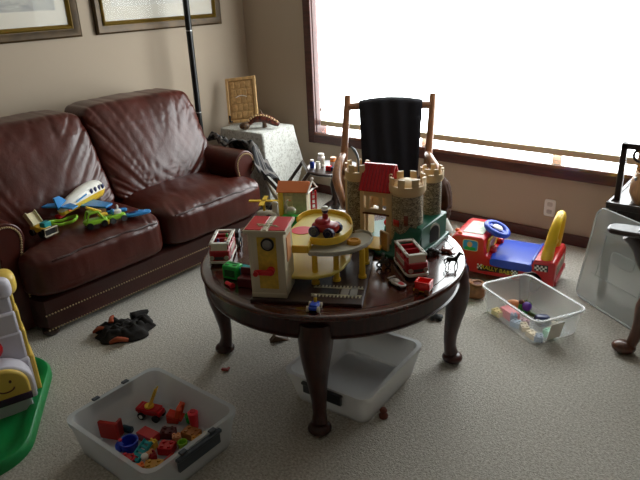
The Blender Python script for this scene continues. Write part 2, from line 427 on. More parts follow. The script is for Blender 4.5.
def back_cushion(y0, y1, ztop, seed):
    w = y1-y0; h = ztop-.44
    def fn(p):
        x, y, z = p
        u = x/.15; v = y/(w/2); q = z/(h/2)
        puff = .05*(1-min(1, abs(v))**3)*(1-min(1, abs(q))**3)
        if x > 0: x += puff
        k = wrinkle((x*.4, y, z), 1, seed, ((0, .55, -.85), (0, .8, .55)))
        k2 = wrinkle((x*.4, y, z), 1, seed+5, ((0, .95, .35), (0, -.3, .9)))
        e = min(1, max(abs(v), abs(q)))
        fan = noise.noise(Vector((math.atan2(v+.25, q+1.35)*9+seed, math.hypot(v, q)*.9, seed)))
        ck = max(0, 1-abs(fan)*5)
        if x > 0: x += (.002+.009*e**4)*k+.003*k2-.012*ck*e
        x -= .28*(z+h/2)/h            # lean
        if q > .6: z -= .012*abs(v)**4
        if q > .5: z += .006*k2
        return Vector((x, y, z))
    return MB().soft(SP((-3.50, (y0+y1)/2, .44+h/2)), (.28, w, h), 11, 50, fn)
back_cushion(1.20, 2.055, 1.025, 2.2).build('back_cushion', LEATHER, sofa, sub=1, sharp=180)
back_cushion(2.062, 2.925, 1.04, 6.7).build('back_cushion', LEATHER, sofa, sub=1, sharp=180)
def arm(yc, s):
    poly = []                                # local (outward, z)
    cz, r = .545, .098
    a0, a1 = -.35*PI, 1.12*PI
    for i in range(25):
        a = a0+(a1-a0)*i/24; poly.append((r*math.cos(a), cz+r*math.sin(a)))
    poly += [(-.075, .45), (-.07, .03), (.045, .03), (.05, .4)]
    m = MB()
    R = Matrix(((0, 0, 1, 0), (s, 0, 0, yc-sy), (0, 1, 0, 0), (0, 0, 0, 1)))
    m.prism(poly, -4.02-sx, -3.085-sx, R)
    o = m.build('arm', LEATHER, sofa, bevel=.006)
    m = MB(); xs = -3.082-sx
    out = []
    for i in range(15):
        a = -.25*PI+1.3*PI*i/14; out.append((.078*math.cos(a), cz+.078*math.sin(a)))
    out += [(-.058, .44), (-.055, .36), (-.053, .28), (-.051, .2)]
    L = 0; acc = []
    for (p, q) in zip(out, out[1:]):
        d = math.dist(p, q); k = max(1, round(d/.0135))
        acc += [(p[0]+(q[0]-p[0])*i/k, p[1]+(q[1]-p[1])*i/k) for i in range(k)]
    for a, b in acc: m.ell((xs, yc-sy+s*a, b), .006, 6)
    m.build('nailhead_trim', BRASS, o)
arm(1.205, -1); arm(2.905, 1)
for zz in (.045, .132):
    m = MB()
    for i in range(96): m.ell(SP((-2.955, 1.262+i*.0171, zz)), .0052, 6)
    m.build('nailhead_row', BRASS, sofa)
for x, y in ((-3.0, 1.29), (-3.0, 2.86), (-3.95, 1.29), (-3.95, 2.86)):
    P('bun_foot', WOOD_B, [('lathe', [(0, 0), (.03, 0), (.045, .015), (.045, .03), (.03, .04), (0, .04)], 18, Matrix.Translation(SP((x, y, 0))))], sofa)

# ================================================================== coffee table
TX, TY, T = -1.607, 2.002, .553
tb = thing('round_coffee_table', 'dark cherry round coffee table with cabriole legs covered in toys', 'table', (TX, TY, 0))
R_ = .594
P('tabletop', WOOD_D, [('lathe', [(0, T-.03), (R_-.025, T-.03), (R_-.012, T-.028), (R_, T-.018), (R_, T-.008), (R_-.006, T-.001), (R_-.016, T), (R_-.045, T), (R_-.047, T-.0025), (R_-.051, T-.0025), (R_-.053, T), (0, T)], 96)], tb, sharp=50)
P('apron', WOOD_T, [('lathe', [(R_-.06, T-.031), (R_-.028, T-.031), (R_-.028, T-.095), (R_-.02, T-.1), (R_-.024, T-.108), (R_-.06, T-.108)], 96)], tb, sharp=50)
for a in (-59, 31, 121, 211):
    ca, sa = math.cos(math.radians(a)), math.sin(math.radians(a))
    pr = [(.535, .50, .066), (.545, .44, .07), (.56, .38, .063), (.565, .31, .05), (.555, .23, .039), (.545, .15, .031), (.545, .09, .028), (.552, .05, .033)]
    P('leg', WOOD_T, [('tube', [(r*ca, r*sa, z) for r, z, w in pr], [w for r, z, w in pr], {'n': 14, 'smooth': 4, 'up': (-sa, ca, 0)}),
       ('ell', (.558*ca, .558*sa, .026), (.049, .049, .026), 18)], tb)

# ================================================================== toy parking garage on the table
ga = math.radians(28.9)
g = thing('toy_parking_garage', 'yellow and ivory toy parking garage with lift tower on the table front', 'toy garage', (-1.58, 1.448, T), ga)
P('base_board', M('garage_board', '#33201c', .4, var=.3, vscale=40), [('box', (.219, .27, .006), (.437, .54, .012))], g, bevel=.003)
m = MB(); m.box((.33, .065, .0135), (.2, .006, .003)); m.box((.33, .125, .0135), (.2, .006, .003))
for i in range(14): m.box((.237+i*.0143, .055, .0135), (.006, .018, .003)); m.box((.237+i*.0143, .135, .0135), (.006, .018, .003))
for q in (((.36, .095, .0135), (.03, .05, .003)), ((.395, .095, .0135), (.028, .075, .003)), ((.30, .095, .0135), (.07, .045, .003))): P('printed_street', M('board_print', '#8f8a82', .5) if q[0][0] > .33 else M('board_pond', '#2c2a2c', .4), [('box',)+q], g)
m.build('printed_track', M('track_print', '#b5ac90', .5), g)
P('lift_tower', IVORY, [('box', (.0125, .092, .15), (.015, .14, .276)), ('box', (.1375, .092, .15), (.015, .14, .276)), ('box', (.075, .0265, .15), (.125, .008, .276)), ('box', (.075, .155, .15), (.125, .012, .276)), ('box', (.075, .026, .022), (.14, .014, .02))], g, bevel=.003)
tp = P('front_panel', M('mustard_print', '#d1ac3c', .5, var=.12, vscale=60), [('box', (.078, .021, .158), (.074, .003, .212))], g)
P('bell', M('bell_metal', '#8a8784', .35, metal=.6), [('ell', (.083, .014, .238), (.019, .012, .019), 18)], tp)
P('bell_mount', BLACK, [('cyl', (.083, .0195, .238), (.083, .014, .238), .026, {'n': 24})], tp)
P('crank', RED, [('cyl', (.09, .02, .132), (.09, -.004, .132), .016), ('soft', (.064, -.004, .130), (.075, .012, .022), {'k': 4, 'n': 6}), ('cyl', (.038, -.004, .129), (.038, -.022, .129), .010)], g, bevel=.002)
P('tower_roof', [RED, IVORY], [('mi', 1), ('box', (.074, .096, .286), (.166, .162, .012)), ('box', (.074, .096, .2935), (.014, .15, .004)), ('mi', 0), ('box', (.028, .096, .293), (.064, .146, .004)), ('box', (.12, .096, .293), (.064, .146, .004))], g, bevel=.001)
m = MB()
for i in range(16):
    m.ell((.074+random.uniform(-.04, .04), .07+random.uniform(-.015, .02), .296), (random.uniform(.004, .011), random.uniform(.003, .008), .001), 8)
m.build('roof_print', M('roof_print', '#8f8a5a', .5, var=.5, vscale=120), g)
P('side_sign', PEACH, [('box', (.146, .09, .2), (.004, .06, .1))], g)
# decks
def outline(pts, k=5):
    q = []; n = len(pts)
    for i in range(n):
        a, b, c, d = [Vector(pts[(i+j) % n]).to_2d() for j in (-1, 0, 1, 2)]
        for s in range(k):
            t = s/k; q.append(.5*((2*b)+(c-a)*t+(2*a-5*b+4*c-d)*t*t+(3*b-a-3*c+d)*t**3))
    return [(p.x, p.y) for p in q]
low = [(.12, .165), (.13, .112), (.235, .113), (.30, .15), (.335, .21), (.355, .30), (.352, .40), (.30, .46), (.1, .46), (.02, .43), (.02, .17)]
P('lower_deck', YELLOW_P, [('prism', low, .05, .064)], g, bevel=.004)
Z2 = .163
up = [(.146, .157), (.2, .157), (.205, .212), (.27, .20), (.325, .235), (.352, .31), (.35, .40), (.31, .50), (.24, .545), (.16, .54), (.12, .49), (.10, .38), (.09, .28), (.085, .17)]
ud = P('upper_deck', YELLOW_P, [('prism', up, Z2-.002, Z2+.012)], g, bevel=.003)
rim = [(.207, .211), (.27, .198), (.327, .233), (.354, .31), (.352, .40), (.312, .502), (.24, .547), (.16, .542), (.12, .50), (.105, .44)]
m = MB()
m.tube([(x, y, Z2+.016) for x, y in rim], .005, n=6, smooth=4, flat=3.4)
m.build('deck_rim', YELLOW, ud)
P('front_kerb', YELLOW, [('box', (.174, .151, Z2+.002), (.062, .012, .032)), ('box', (.206, .18, Z2+.002), (.010, .066, .032))], ud, bevel=.003)
P('red_spot', PINKRED, [('cyl', (.15, .325, Z2+.0125), (.15, .325, Z2+.0145), .045, {'n': 28})], ud)
rin = [(.205, .28), (.26, .28), (.30, .30), (.33, .34), (.345, .38)]
ro = [(.208, .155), (.25, .15), (.31, .155), (.38, .19), (.43, .26), (.445, .33), (.43, .38), (.395, .40), (.365, .39)]
P('spiral_ramp', LGREY, [('prism', ro+rin[::-1], .135, .146)], g, bevel=.003)
P('ramp_kerb', LGREY, [('tube', [(x, y, .148) for x, y in ro], .004, {'n': 6, 'smooth': 4, 'flat': 2.4})], g)
P('ramp_gear', M('amber_plastic', '#c98f2a', .35), [('cyl', (.375, .275, .142), (.375, .275, .156), .03, {'n': 18}), ('ring', (.375, .275, .156), .022, .006)], g)
for x, y, z in ((.231, .160, .136), (.312, .196, .136), (.413, .235, .136), (.412, .375, .136), (.06, .2, .055), (.06, .4, .055), (.3, .44, .163)):
    P('pillar', YELLOW, [('cyl', (x, y, .012), (x, y, z+.002), .013, .0115, {'n': 14}), ('cyl', (x, y, .012), (x, y, .022), .017, {'n': 14})], g)

def peg(name, label, loc, body, headc, hat=None, cat='toy figure', sc=1, rz=0, rot=None, face=True, hairc=None):
    t = thing(name, label, cat, loc, rz, rot=rot)
    P('body', body, [('lathe', [(0, 0), (.0105*sc, 0), (.0115*sc, .004*sc), (.010*sc, .03*sc), (.008*sc, .034*sc), (0, .034*sc)], 16)], t)
    hd = P('head', headc, [('ell', (0, 0, .044*sc), .0115*sc, 16)], t)
    if face: P('face_paint', BLACK, [('ell', (-.004*sc, -.0108*sc, .046*sc), .0013*sc, 6), ('ell', (.004*sc, -.0108*sc, .046*sc), .0013*sc, 6)], hd)
    if hat: P('hat', hat, [('lathe', [(.0125*sc, .047*sc), (.0125*sc, .05*sc), (.0095*sc, .058*sc), (0, .061*sc)], 16), ('ell', (0, -.010*sc, .049*sc), (.009*sc, .007*sc, .0018*sc), 8)], t)
    return t

# red car on the upper deck
def G(a, b, z=0): 
    return (-1.58+a*math.cos(ga)-b*math.sin(ga), 1.448+a*math.sin(ga)+b*math.cos(ga), T+z)
def toy_car(name, label, loc, rz, bm_, wm, L=.1, W=.06, H=.04, wr=.018, rot=None, cat='toy car', deck=None):
    t = thing(name, label, cat, loc, rz, rot=rot)
    P('body', bm_, [('soft', (0, 0, wr*.7+H*.35), (L, W*.8, H*.7), {'k': 4, 'n': 10}), ('soft', (-L*.12, 0, wr*.7+H*.75), (L*.5, W*.66, H*.5), {'k': 3.5, 'n': 8})], t)
    for x in (-L*.3, L*.3):
        for y in (-1, 1): P('wheel', wm, [('cyl', (x, y*W*.34, wr), (x, y*W*.52, wr), wr, {'n': 18}), ('cyl', (x, y*W*.52, wr), (x, y*W*.54, wr), wr*.45, {'n': 12})], t)
    return t
cp = G(.258, .285, Z2+.0125)
cz = toy_car('red_toy_car', 'chunky red toy car with big blue wheels on the yellow upper deck', cp, math.radians(12), REDD, NAVY, .11, .088, .055, .0235)
peg('toy_driver', 'red and blue toy driver in a white cap riding the red car', (cp[0]-.006, cp[1]+.008, cp[2]+.05), REDD, NAVY, WHITE, sc=1.2, rz=.5, face=False)

# ================================================================== orange roofed house and helicopter behind the garage
h = thing('toy_house', 'small toy house with orange roof and red ladder behind the garage', 'toy house', (*G(-.018, .945)[:2], T), ga)
h.scale = (.86, .9, .95)
P('wall', M('house_print', '#c9c2a0', .5, var=.15, vscale=40), [('box', (0, .0, .085), (.16, .10, .17))], h, bevel=.002)
P('corner_post', YELLOW, [('box', (-.077, -.053, .085), (.03, .014, .17))], h, bevel=.002)
P('roof', ROOF_O, [('prism', [(-.068, .168), (.002, .213), (.072, .168), (.066, .162), (.002, .203), (-.062, .162)], -.1, .092, Matrix(((0, 0, 1, 0), (1, 0, 0, 0), (0, 1, 0, 0), (0, 0, 0, 1))))], h, bevel=.002)
P('gable_rail', WHITE, [('tube', [(.092, -.07, .162), (.108, 0, .214), (.125, .06, .162), (.108, 0, .168), (.092, -.07, .162)], .006, {'n': 6}), ('ell', (.108, 0, .225), .011, 10)], h)
P('ladder', RED, [('cyl', (.108, -.055, 0), (.108, -.03, .165), .006, {'n': 8}), ('cyl', (.135, -.035, 0), (.128, -.01, .165), .006, {'n': 8})]+[('cyl', (.108, -.052+i*.0038, .02+i*.025), (.135, -.032+i*.0038, .02+i*.025), .004, {'n': 6}) for i in range(6)], h)
P('window_print', M('window_print', '#e9d9a8', .5), [('box', (-.028, -.0515, .11), (.045, .002, .06))], h)
fg = M('pale_figure', '#cfc8b8', .5)
t = thing('toy_swan', 'small white toy bird on a green tray in front of the toy house', 'toy animal', (*G(-.02, .84)[:2], T+.05), .5)
P('body', fg, [('ell', (0, 0, .028), (.028, .018, .02), 14), ('tube', [(-.015, 0, .03), (-.024, 0, .055), (-.02, 0, .075), (-.01, 0, .082)], [.01, .008, .007, .006], {'smooth': 4})], t)
P('beak', ORANGE, [('cyl', (-.008, 0, .082), (.006, 0, .079), .004, .001, {'n': 8})], t)
t = thing('green_toy_tray', 'bright green plastic toy tray in front of the orange-roofed toy house', 'toy tray', (*G(-.01, .83)[:2], T), ga)
P('tray', GREENB, [('box', (0, 0, .044), (.11, .06, .012)), ('box', (0, -.028, .052), (.11, .005, .016))], t, bevel=.002)
P('support', GREENB, [('box', (0, 0, .02), (.07, .04, .04))], t, bevel=.002)

t = thing('toy_helicopter', 'toy helicopter with yellow rotor behind the garage tower', 'toy helicopter', (-2.095, 2.10, T+.0), math.radians(15))
P('body', WHITE, [('soft', (0, 0, .055), (.12, .055, .05), {'k': 3.5, 'n': 8}), ('box', (.045, 0, .09), (.03, .014, .07)), ('ell', (.045, 0, .125), (.02, .012, .012), 10)], t)
P('cabin', DGREY, [('ell', (.02, -.01, .052), (.03, .027, .025), 12)], t)
rt = P('rotor', YELLOW, [('cyl', (-.02, 0, .07), (-.02, 0, .132), .007), ('box', (-.02, 0, .132), (.15, .022, .006), (0, 0, .3)), ('box', (-.02, 0, .132), (.15, .022, .006), (0, 0, .3+PI/2))], t)
P('skid', BLACK, [('tube', [(-.05, -.025, .006), (.05, -.025, .006)], .005), ('cyl', (-.02, -.025, .006), (-.02, -.015, .03), .004), ('cyl', (.02, -.025, .006), (.02, -.015, .03), .004)], t)
P('skid', BLACK, [('tube', [(-.05, .025, .006), (.05, .025, .006)], .005), ('cyl', (-.02, .025, .006), (-.02, .015, .03), .004), ('cyl', (.02, .025, .006), (.02, .015, .03), .004)], t)

# ================================================================== toy castle
c = thing('toy_castle', 'toy castle with stone print towers and red gatehouse roof on the table', 'toy castle', (-1.45, 2.26, T))
cx, cy = -1.45, 2.26
def CP(x, y, z=0): return (x-cx, y-cy, z)
# green base: plateau with swept front and arch at the right end
base = [(-1.585, 2.15), (-1.50, 2.13), (-1.43, 2.09), (-1.3, 2.09), (-1.24, 2.10), (-1.245, 2.3), (-1.268, 2.48), (-1.60, 2.48), (-1.7, 2.32), (-1.7, 2.2)]
P('green_base', DKGREEN, [('prism', [(x-cx, y-cy) for x, y in base], 0, .022),
   ('prism', [(x-cx, y-cy) for x, y in ((-1.31, 2.24), (-1.285, 2.20), (-1.252, 2.185), (-1.275, 2.46), (-1.42, 2.47), (-1.40, 2.32))], .02, .127)], c, bevel=.006)
m = MB()      # concave front ramp of the base
def ramp(u, v):
    x = -1.38+u*.131; y0 = 2.095+.005*u; z = .02+.106*v**2.2
    return CP(x, y0+.09*v, z)
m.grid(12, 10, ramp); m.build('green_slope', DKGREEN, c, solid=.004, sharp=180)
ar = P('arch_window', M('arch_print', '#bdb9ae', .5), [('prism', [(-.045, 0), (.045, 0), (.045, .05)]+[(.045*math.cos(a*PI/8), .05+.04*math.sin(a*PI/8)) for a in range(1, 8)]+[(-.045, .05)], 0, .004,
    Matrix.Translation(CP(-1.261, 2.31, .028)) @ Matrix(((.1, 0, 1, 0), (1, 0, -.07, 0), (0, 1, 0, 0), (0, 0, 0, 1))))], c)
P('arch_opening', BLACK, [('prism', [(-.034, .003), (.034, .003), (.034, .05)]+[(.034*math.cos(a*PI/8), .05+.03*math.sin(a*PI/8)) for a in range(1, 8)]+[(-.034, .05)], .003, .006,
    Matrix.Translation(CP(-1.261, 2.31, .028)) @ Matrix(((.1, 0, 1, 0), (1, 0, -.07, 0), (0, 1, 0, 0), (0, 0, 0, 1))))], ar)
def tower(name, x, y, r, z0, z1, zc, rc, nc, roof=False, a_off=0):
    X = Matrix.Translation(CP(x, y, 0))
    tw = P(name, STONE, [('lathe', [(0, z0), (r, z0), (r*.97, z1), (0, z1)], 40, X)], c)
    m = MB()
    zr = z1+(zc-z1)*.5
    m.lathe([(r*.96, z1-.012), (rc, z1+.006), (rc, zr), (rc-.012, zr), (rc-.012, z1+.004), (r*.5, z1+.004)], 40, X)
    for i in range(nc):
        a = a_off+2*PI*i/nc; da = PI/nc*.95
        m.lathe([(rc-.012, zr-.001), (rc, zr-.001), (rc, zc), (rc-.012, zc), (rc-.012, zr-.001)], 5, X, a-da/2, a+da/2)
    m.build('battlement', CREAM, tw, bevel=.0015)
    if roof: P('tower_floor', CREAM, [('lathe', [(rc-.014, z1+.002), (rc-.016, z1+.028), (rc*.6, z1+.046), (0, z1+.055)], 32, X)], tw)
    return tw
tower('left_tower', -1.615, 2.225, .053, 0, .303, .372, .061, 7, a_off=.3)
bt = tower('front_tower', -1.358, 2.24, .072, .0, .274, .344, .082, 8, True, a_off=.2)
tower('rear_tower', -1.332, 2.41, .046, .12, .292, .346, .054, 7, a_off=.2)
P('banner_print', RED, [('lathe', [(.0725, .125), (.0725, .155)], 8, Matrix.Translation(CP(-1.358, 2.24, 0)), math.radians(-116), math.radians(-88))], bt, solid=.001)
P('banner_print', M('rust_print', '#7c3a28', .5), [('lathe', [(.0725, .135), (.0725, .18)], 4, Matrix.Translation(CP(-1.358, 2.24, 0)), math.radians(-70), math.radians(-55))], bt, solid=.001)
# gatehouse between the two front towers, turned a little to the window
GA = math.radians(13); GM = Matrix.Translation(CP(-1.500, 2.235)) @ Matrix.Rotation(GA, 4, 'Z')
def gpart(name, mat, shapes, par, **k):
    m = MB(); m.X = GM
    for sh in shapes:
        q = list(sh); kw = q.pop() if isinstance(q[-1], dict) else {}
        getattr(m, q[0])(*q[1:], **kw)
    return m.build(name, mat, par, **k)
gh = gpart('gatehouse', CREAM, [('box', (-.064, 0, .132), (.02, .13, .264)), ('box', (.066, 0, .132), (.028, .13, .264)), ('box', (.004, -.055, .172), (.13, .012, .022)),
   ('box', (.0, -.055, .252), (.13, .012, .022)), ('box', (-.036, -.057, .212), (.018, .01, .06)), ('box', (.024, -.057, .212), (.018, .01, .06)), ('box', (.004, .055, .19), (.12, .012, .06)),
   ('box', (-.044, -.055, .09), (.012, .012, .17))], c, bevel=.002)
gpart('floor_strip', BROWN, [('box', (.004, -.0635, .160), (.128, .006, .008))], gh)
Ry = Matrix(((0, 0, 1, 0), (1, 0, 0, 0), (0, 1, 0, 0), (0, 0, 0, 1)))
rf = gpart('red_roof', RED, [('prism', [(-.074, .268), (.0, .376), (.022, .376), (.09, .268), (.085, .264), (.018, .366), (.004, .366), (-.068, .264)], -.078, .074, Ry)], c, bevel=.003)
m = MB(); m.X = GM
for i in range(10):
    x = -.074+i*.016
    m.tube([(x, -.0745, .2695), (x, -.0005, .3775)], .0022, n=5)
m.build('roof_ribs', M('dark_roof_red', '#a80f1c', .35), rf)
P('drawbridge', M('yellow_wood_plastic', '#efc64e', .4), [('box', CP(-1.462, 2.135, .036), (.088, .10, .010), (.16, 0, .22)), ], c, bevel=.002)
P('open_door', M('ochre_plastic', '#c08a45', .4), [('box', CP(-1.40, 2.122, .062), (.05, .006, .085), (0, 0, -.35)), ], c, bevel=.002)
P('door_frame', CREAM, [('box', CP(-1.424, 2.128, .062), (.006, .009, .092), (0, 0, -.35)), ('box', CP(-1.376, 2.113, .062), (.006, .009, .092), (0, 0, -.35)), ('box', CP(-1.40, 2.1205, .107), (.05, .009, .006), (0, 0, -.35))], c)
t = thing('grey_hook', 'grey curved plastic hook poking up from the left castle tower', 'toy piece', (-1.622, 2.225, T+.3072))
P('shaft', M('hook_grey', '#6f7a80', .3, metal=.3), [('tube', [(.012, 0, 0), (.012, 0, .05), (.006, 0, .09), (-.012, 0, .118), (-.03, 0, .132)], [.005, .005, .006, .0075, .004], {'smooth': 5, 'n': 8})], t)
t = thing('cream_toy_knob', 'cream toy knob jutting from the side of the left castle tower', 'toy piece', (-1.70, 2.25, T))
P('stem', CREAM, [('cyl', (0, 0, 0), (0, 0, .27), .009), ('ell', (0, 0, .275), .014, 12)], t)
peg('pink_toy_figure', 'tiny red and pink toy figure inside the castle gateway', (-1.482, 2.27, T+.0225), TEAL, PINKRED, None, sc=1.5, rz=.4, face=False)

# ================================================================== minibuses
def minibus(loc, rz, label):
    t = thing('toy_minibus', label, 'toy bus', loc, rz, 'red and white toy minibuses')
    L, W = .19, .092      # front is +x
    P('body', REDD, [('soft', (0, 0, .043), (L, W, .058), {'k': 9, 'n': 10}), ], t)
    P('bumper', WHITE, [('soft', (0, 0, .017), (L+.012, W+.006, .014), {'k': 9, 'n': 8})], t)
    P('roof_frame', WHITE, [('box', (-.09, 0, .096), (.016, W-.004, .008)), ('box', (.07, 0, .096), (.018, W-.004, .008)), ('box', (-.01, -W/2+.009, .096), (.17, .014, .008)), ('box', (-.01, W/2-.009, .096), (.17, .014, .008))], t, bevel=.002)
    for x in (-.088, -.03, .03, .068):
        for y in (-1, 1): P('window_post', REDD, [('box', (x, y*(W/2-.008), .082), (.016, .006, .036))], t)
    wi = P('windscreen', M('bus_window_print', '#cfc3b4', .3), [('box', (.082, 0, .079), (.004, W-.02, .03), (0, -.35, 0)), ('box', (.0, -W/2-.0005, .055), (.1, .002, .022)), ('box', (.0, W/2+.0005, .055), (.1, .002, .022))], t)
    P('grille', DGREY, [('box', (L/2+.0005, 0, .036), (.003, .04, .014))], t)
    for y in (-1, 1): P('headlight', M('headlight', '#bdb5a8', .2), [('cyl', (L/2-.003, y*.032, .038), (L/2+.003, y*.032, .038), .01, {'n': 14})], t)
    P('seat', REDD, [('box', (-.05, 0, .085), (.012, W-.02, .02)), ('box', (0, 0, .085), (.012, W-.02, .02))], t)
    for x in (-.055, .055):
        for y in (-1, 1): P('wheel', BLACK, [('cyl', (x, y*(W/2-.012), .016), (x, y*(W/2+.002), .016), .016, {'n': 16})], t)
    return t
lb = minibus((-1.990, 1.690, T), math.radians(-53), 'red and white toy minibus at the left table edge carrying blue and green figures')
rb = minibus((-1.222, 2.05, T), math.radians(-40), 'red and white empty toy minibus in front of the castle')
def on_bus(dx, dy): 
    a = math.radians(-53); return (-1.990+dx*math.cos(a)-dy*math.sin(a), 1.690+dx*math.sin(a)+dy*math.cos(a), T+.0715)
peg('toy_passenger', 'blue toy passenger seated inside the left minibus', on_bus(.03, -.012), BLUE, NAVY, sc=.62, face=False)
peg('toy_passenger', 'green toy passenger seated inside the left minibus', on_bus(-.028, .018), GREENB, GREEN, sc=.62, face=False)
peg('toy_passenger', 'pale headed toy passenger at the back of the left minibus', on_bus(.03, .022), SKY, SKIN, sc=.55, face=False)

# ================================================================== small toys on the table
t = thing('toy_motorbike', 'small black toy motorbike standing between garage and right minibus', 'toy motorbike', (-1.325, 2.0, T), math.radians(40))
t.scale = (.85, .85, .85)
for x in (-.022, .022): P('wheel', BLACK, [('ring', (x, 0, .017), .012, .005, {'n': 18, 'm': 8, 'rot': (PI/2, 0, 0)})], t)
P('body', DGREY, [('soft', (0, 0, .034), (.055, .018, .022), {'k': 3, 'n': 8}), ('box', (.016, 0, .05), (.006, .034, .006)), ('ell', (-.004, 0, .052), (.012, .01, .018), 10), ('ell', (-.002, 0, .074), .010, 10)], t)
t = thing('toy_race_car', 'white and red die-cast racing car in front of the right minibus', 'toy car', (-1.185, 1.888, T), math.radians(-18))
P('body', M('diecast_white', '#c9c5c4', .3, metal=.4), [('soft', (0, 0, .012), (.085, .034, .014), {'k': 4, 'n': 8}), ('ell', (-.008, 0, .019), (.02, .013, .009), 12), ('box', (-.037, 0, .024), (.008, .036, .004))], t)
P('stripe', RED, [('ell', (.02, 0, .0165), (.018, .012, .005), 10)], t)
for x in (-.026, .026):
    for y in (-1, 1): P('wheel', BLACK, [('cyl', (x, y*.013, .008), (x, y*.02, .008), .008, {'n': 12})], t)
t = thing('red_toy_wagon', 'small square red toy wagon near the table right edge', 'toy wagon', (-1.075, 1.905, T), math.radians(12))
P('box', M('bright_red_plastic', '#ec2a22', .3), [('box', (0, 0, .018), (.06, .05, .012)), ('box', (-.027, 0, .034), (.006, .05, .028)), ('box', (.027, 0, .034), (.006, .05, .028)), ('box', (0, -.022, .034), (.06, .006, .028)), ('box', (0, .022, .034), (.06, .006, .028))], t, bevel=.002)
P('chassis', YELLOW, [('box', (-.004, 0, .010), (.062, .044, .008))], t)
for x in (-.02, .02):
    for y in (-1, 1): P('wheel', M('brown_wheel', '#7a4326', .5), [('cyl', (x, y*.02, .01), (x, y*.028, .01), .01, {'n': 14})], t)

def animal(name, label, loc, rz, mat, s=1, rot=None, maned=True):
    t = thing(name, label, 'toy animal', loc, rz, rot=rot)
    m = MB()
    m.tube([(-.034*s, 0, .052*s), (-.02*s, 0, .053*s), (0, 0, .050*s), (.018*s, 0, .052*s), (.03*s, 0, .056*s)], [.009*s, .0125*s, .0115*s, .0125*s, .009*s], smooth=4, n=10, flat=1.1)
    m.tube([(.022*s, 0, .056*s), (.036*s, 0, .072*s), (.044*s, 0, .084*s)], [.011*s, .0075*s, .0065*s], smooth=4, n=10)
    m.tube([(.040*s, 0, .086*s), (.052*s, 0, .080*s), (.063*s, 0, .072*s)], [.0068*s, .006*s, .0042*s], smooth=4, n=10)
    for y in (-1, 1):
        m.tube([(.040*s, y*.003*s, .088*s), (.038*s, y*.004*s, .097*s)], [.0025*s, .0008*s], n=6)
        f = .006*s*y
        m.tube([(.022*s, y*.006*s, .05*s), (.024*s+f, y*.007*s, .027*s), (.022*s+f*2, y*.007*s, .005*s), (.025*s+f*2, y*.007*s, 0)], [.0065*s, .0042*s, .003*s, .0045*s], smooth=3, n=8)
        m.tube([(-.026*s, y*.006*s, .05*s), (-.022*s-f, y*.007*s, .034*s), (-.032*s-f, y*.007*s, .022*s), (-.028*s-f, y*.007*s, .005*s), (-.025*s-f, y*.007*s, 0)], [.0085*s, .006*s, .0038*s, .003*s, .0045*s], smooth=3, n=8)
    m.build('body', mat, t, voxel=.0018*s, smooth_it=2)
    P('tail', mat, [('tube', [(-.036*s, 0, .055*s), (-.046*s, 0, .045*s), (-.046*s, 0, .024*s)], [.004*s, .005*s, .002*s], {'smooth': 4, 'n': 8})], t)
    if maned: P('mane', mat, [('tube', [(.022*s, 0, .066*s), (.032*s, 0, .082*s), (.038*s, 0, .093*s)], [.003*s, .0035*s, .002*s], {'n': 6, 'smooth': 3})], t)
animal('black_toy_horse', 'black toy horse standing near the right edge of the table', (-1.088, 2.165, T), math.radians(42), BLACK, .74)
animal('brown_toy_horse', 'reddish brown toy horse lying on its side behind the black horse', (-1.19, 2.325, T+.0125), 0, M('russet_plastic', '#7c3524', .5), .7, rot=(math.radians(96), 0, math.radians(14)))
toy_car('black_toy_car', 'small black toy car beside the castle green base', (-1.222, 2.235, T), math.radians(60), BLACK, DGREY, .055, .035, .026, .01)
P_ = toy_car('blue_toy_truck', 'small blue toy car with white wheels at the garage board front edge', (-1.335, 1.545, T), math.radians(115), BLUE, IVORY, .062, .048, .022, .011)
peg('toy_rider', 'tiny toy rider with a pale head on the small blue car', (-1.343, 1.562, T+.022), YELLOW, IVORY, sc=.6, face=False)

t = thing('green_toy_block', 'bright green plastic toy stove block beside the garage tower', 'toy block', (-1.795, 1.565, T), math.radians(12))
P('block', GREENB, [('box', (0, 0, .032), (.075, .05, .06))], t, bevel=.005)
P('hole', M('green_hole', '#0b5a22', .5), [('ell', (-.018, -.012, .0625), (.012, .007, .0015), 12), ('ell', (.018, -.008, .0625), (.012, .007, .0015), 12), ('ell', (0, .012, .0625), (.024, .008, .0015), 12), ('box', (0, -.0255, .03), (.05, .002, .03))], t)
t = thing('teal_toy_bed', 'teal plastic toy bench leaning between green block and garage tower', 'toy bench', (-1.72, 1.60, T), math.radians(16))
P('seat', TEAL, [('box', (0, 0, .046), (.1, .04, .014))], t, bevel=.002)
P('end', TEAL, [('box', (-.042, 0, .022), (.008, .036, .044)), ('box', (.042, 0, .022), (.008, .036, .044))], t, bevel=.002)
t = thing('coral_toy_chair', 'coral red toy chair behind the teal bench beside the tower', 'toy chair', (-1.745, 1.672, T), math.radians(20))
P('seat', PINKRED, [('box', (0, 0, .026), (.05, .04, .01))], t, bevel=.002); P('backrest', PINKRED, [('box', (0, .019, .05), (.05, .006, .05))], t, bevel=.002)
for x in (-.02, .02): P('leg', PINKRED, [('box', (x, -.015, .012), (.006, .006, .024)), ('box', (x, .016, .012), (.006, .006, .024))], t)
t = thing('dark_red_toy_seat', 'dark red toy seat on the table beside the tower base', 'toy seat', (-1.692, 1.548, T), math.radians(22))
P('seat', M('maroon_plastic', '#5d141a', .35), [('box', (0, 0, .02), (.07, .05, .04)), ('box', (0, .022, .045), (.07, .008, .05))], t, bevel=.003)
t = thing('red_toy_peg', 'little red toy peg lying beside the green block', 'toy peg', (-1.752, 1.5, T), math.radians(-10))
P('peg', PINKRED, [('cyl', (-.02, 0, .008), (.02, 0, .008), .008), ('cyl', (.02, 0, .008), (.026, 0, .008), .012)], t)
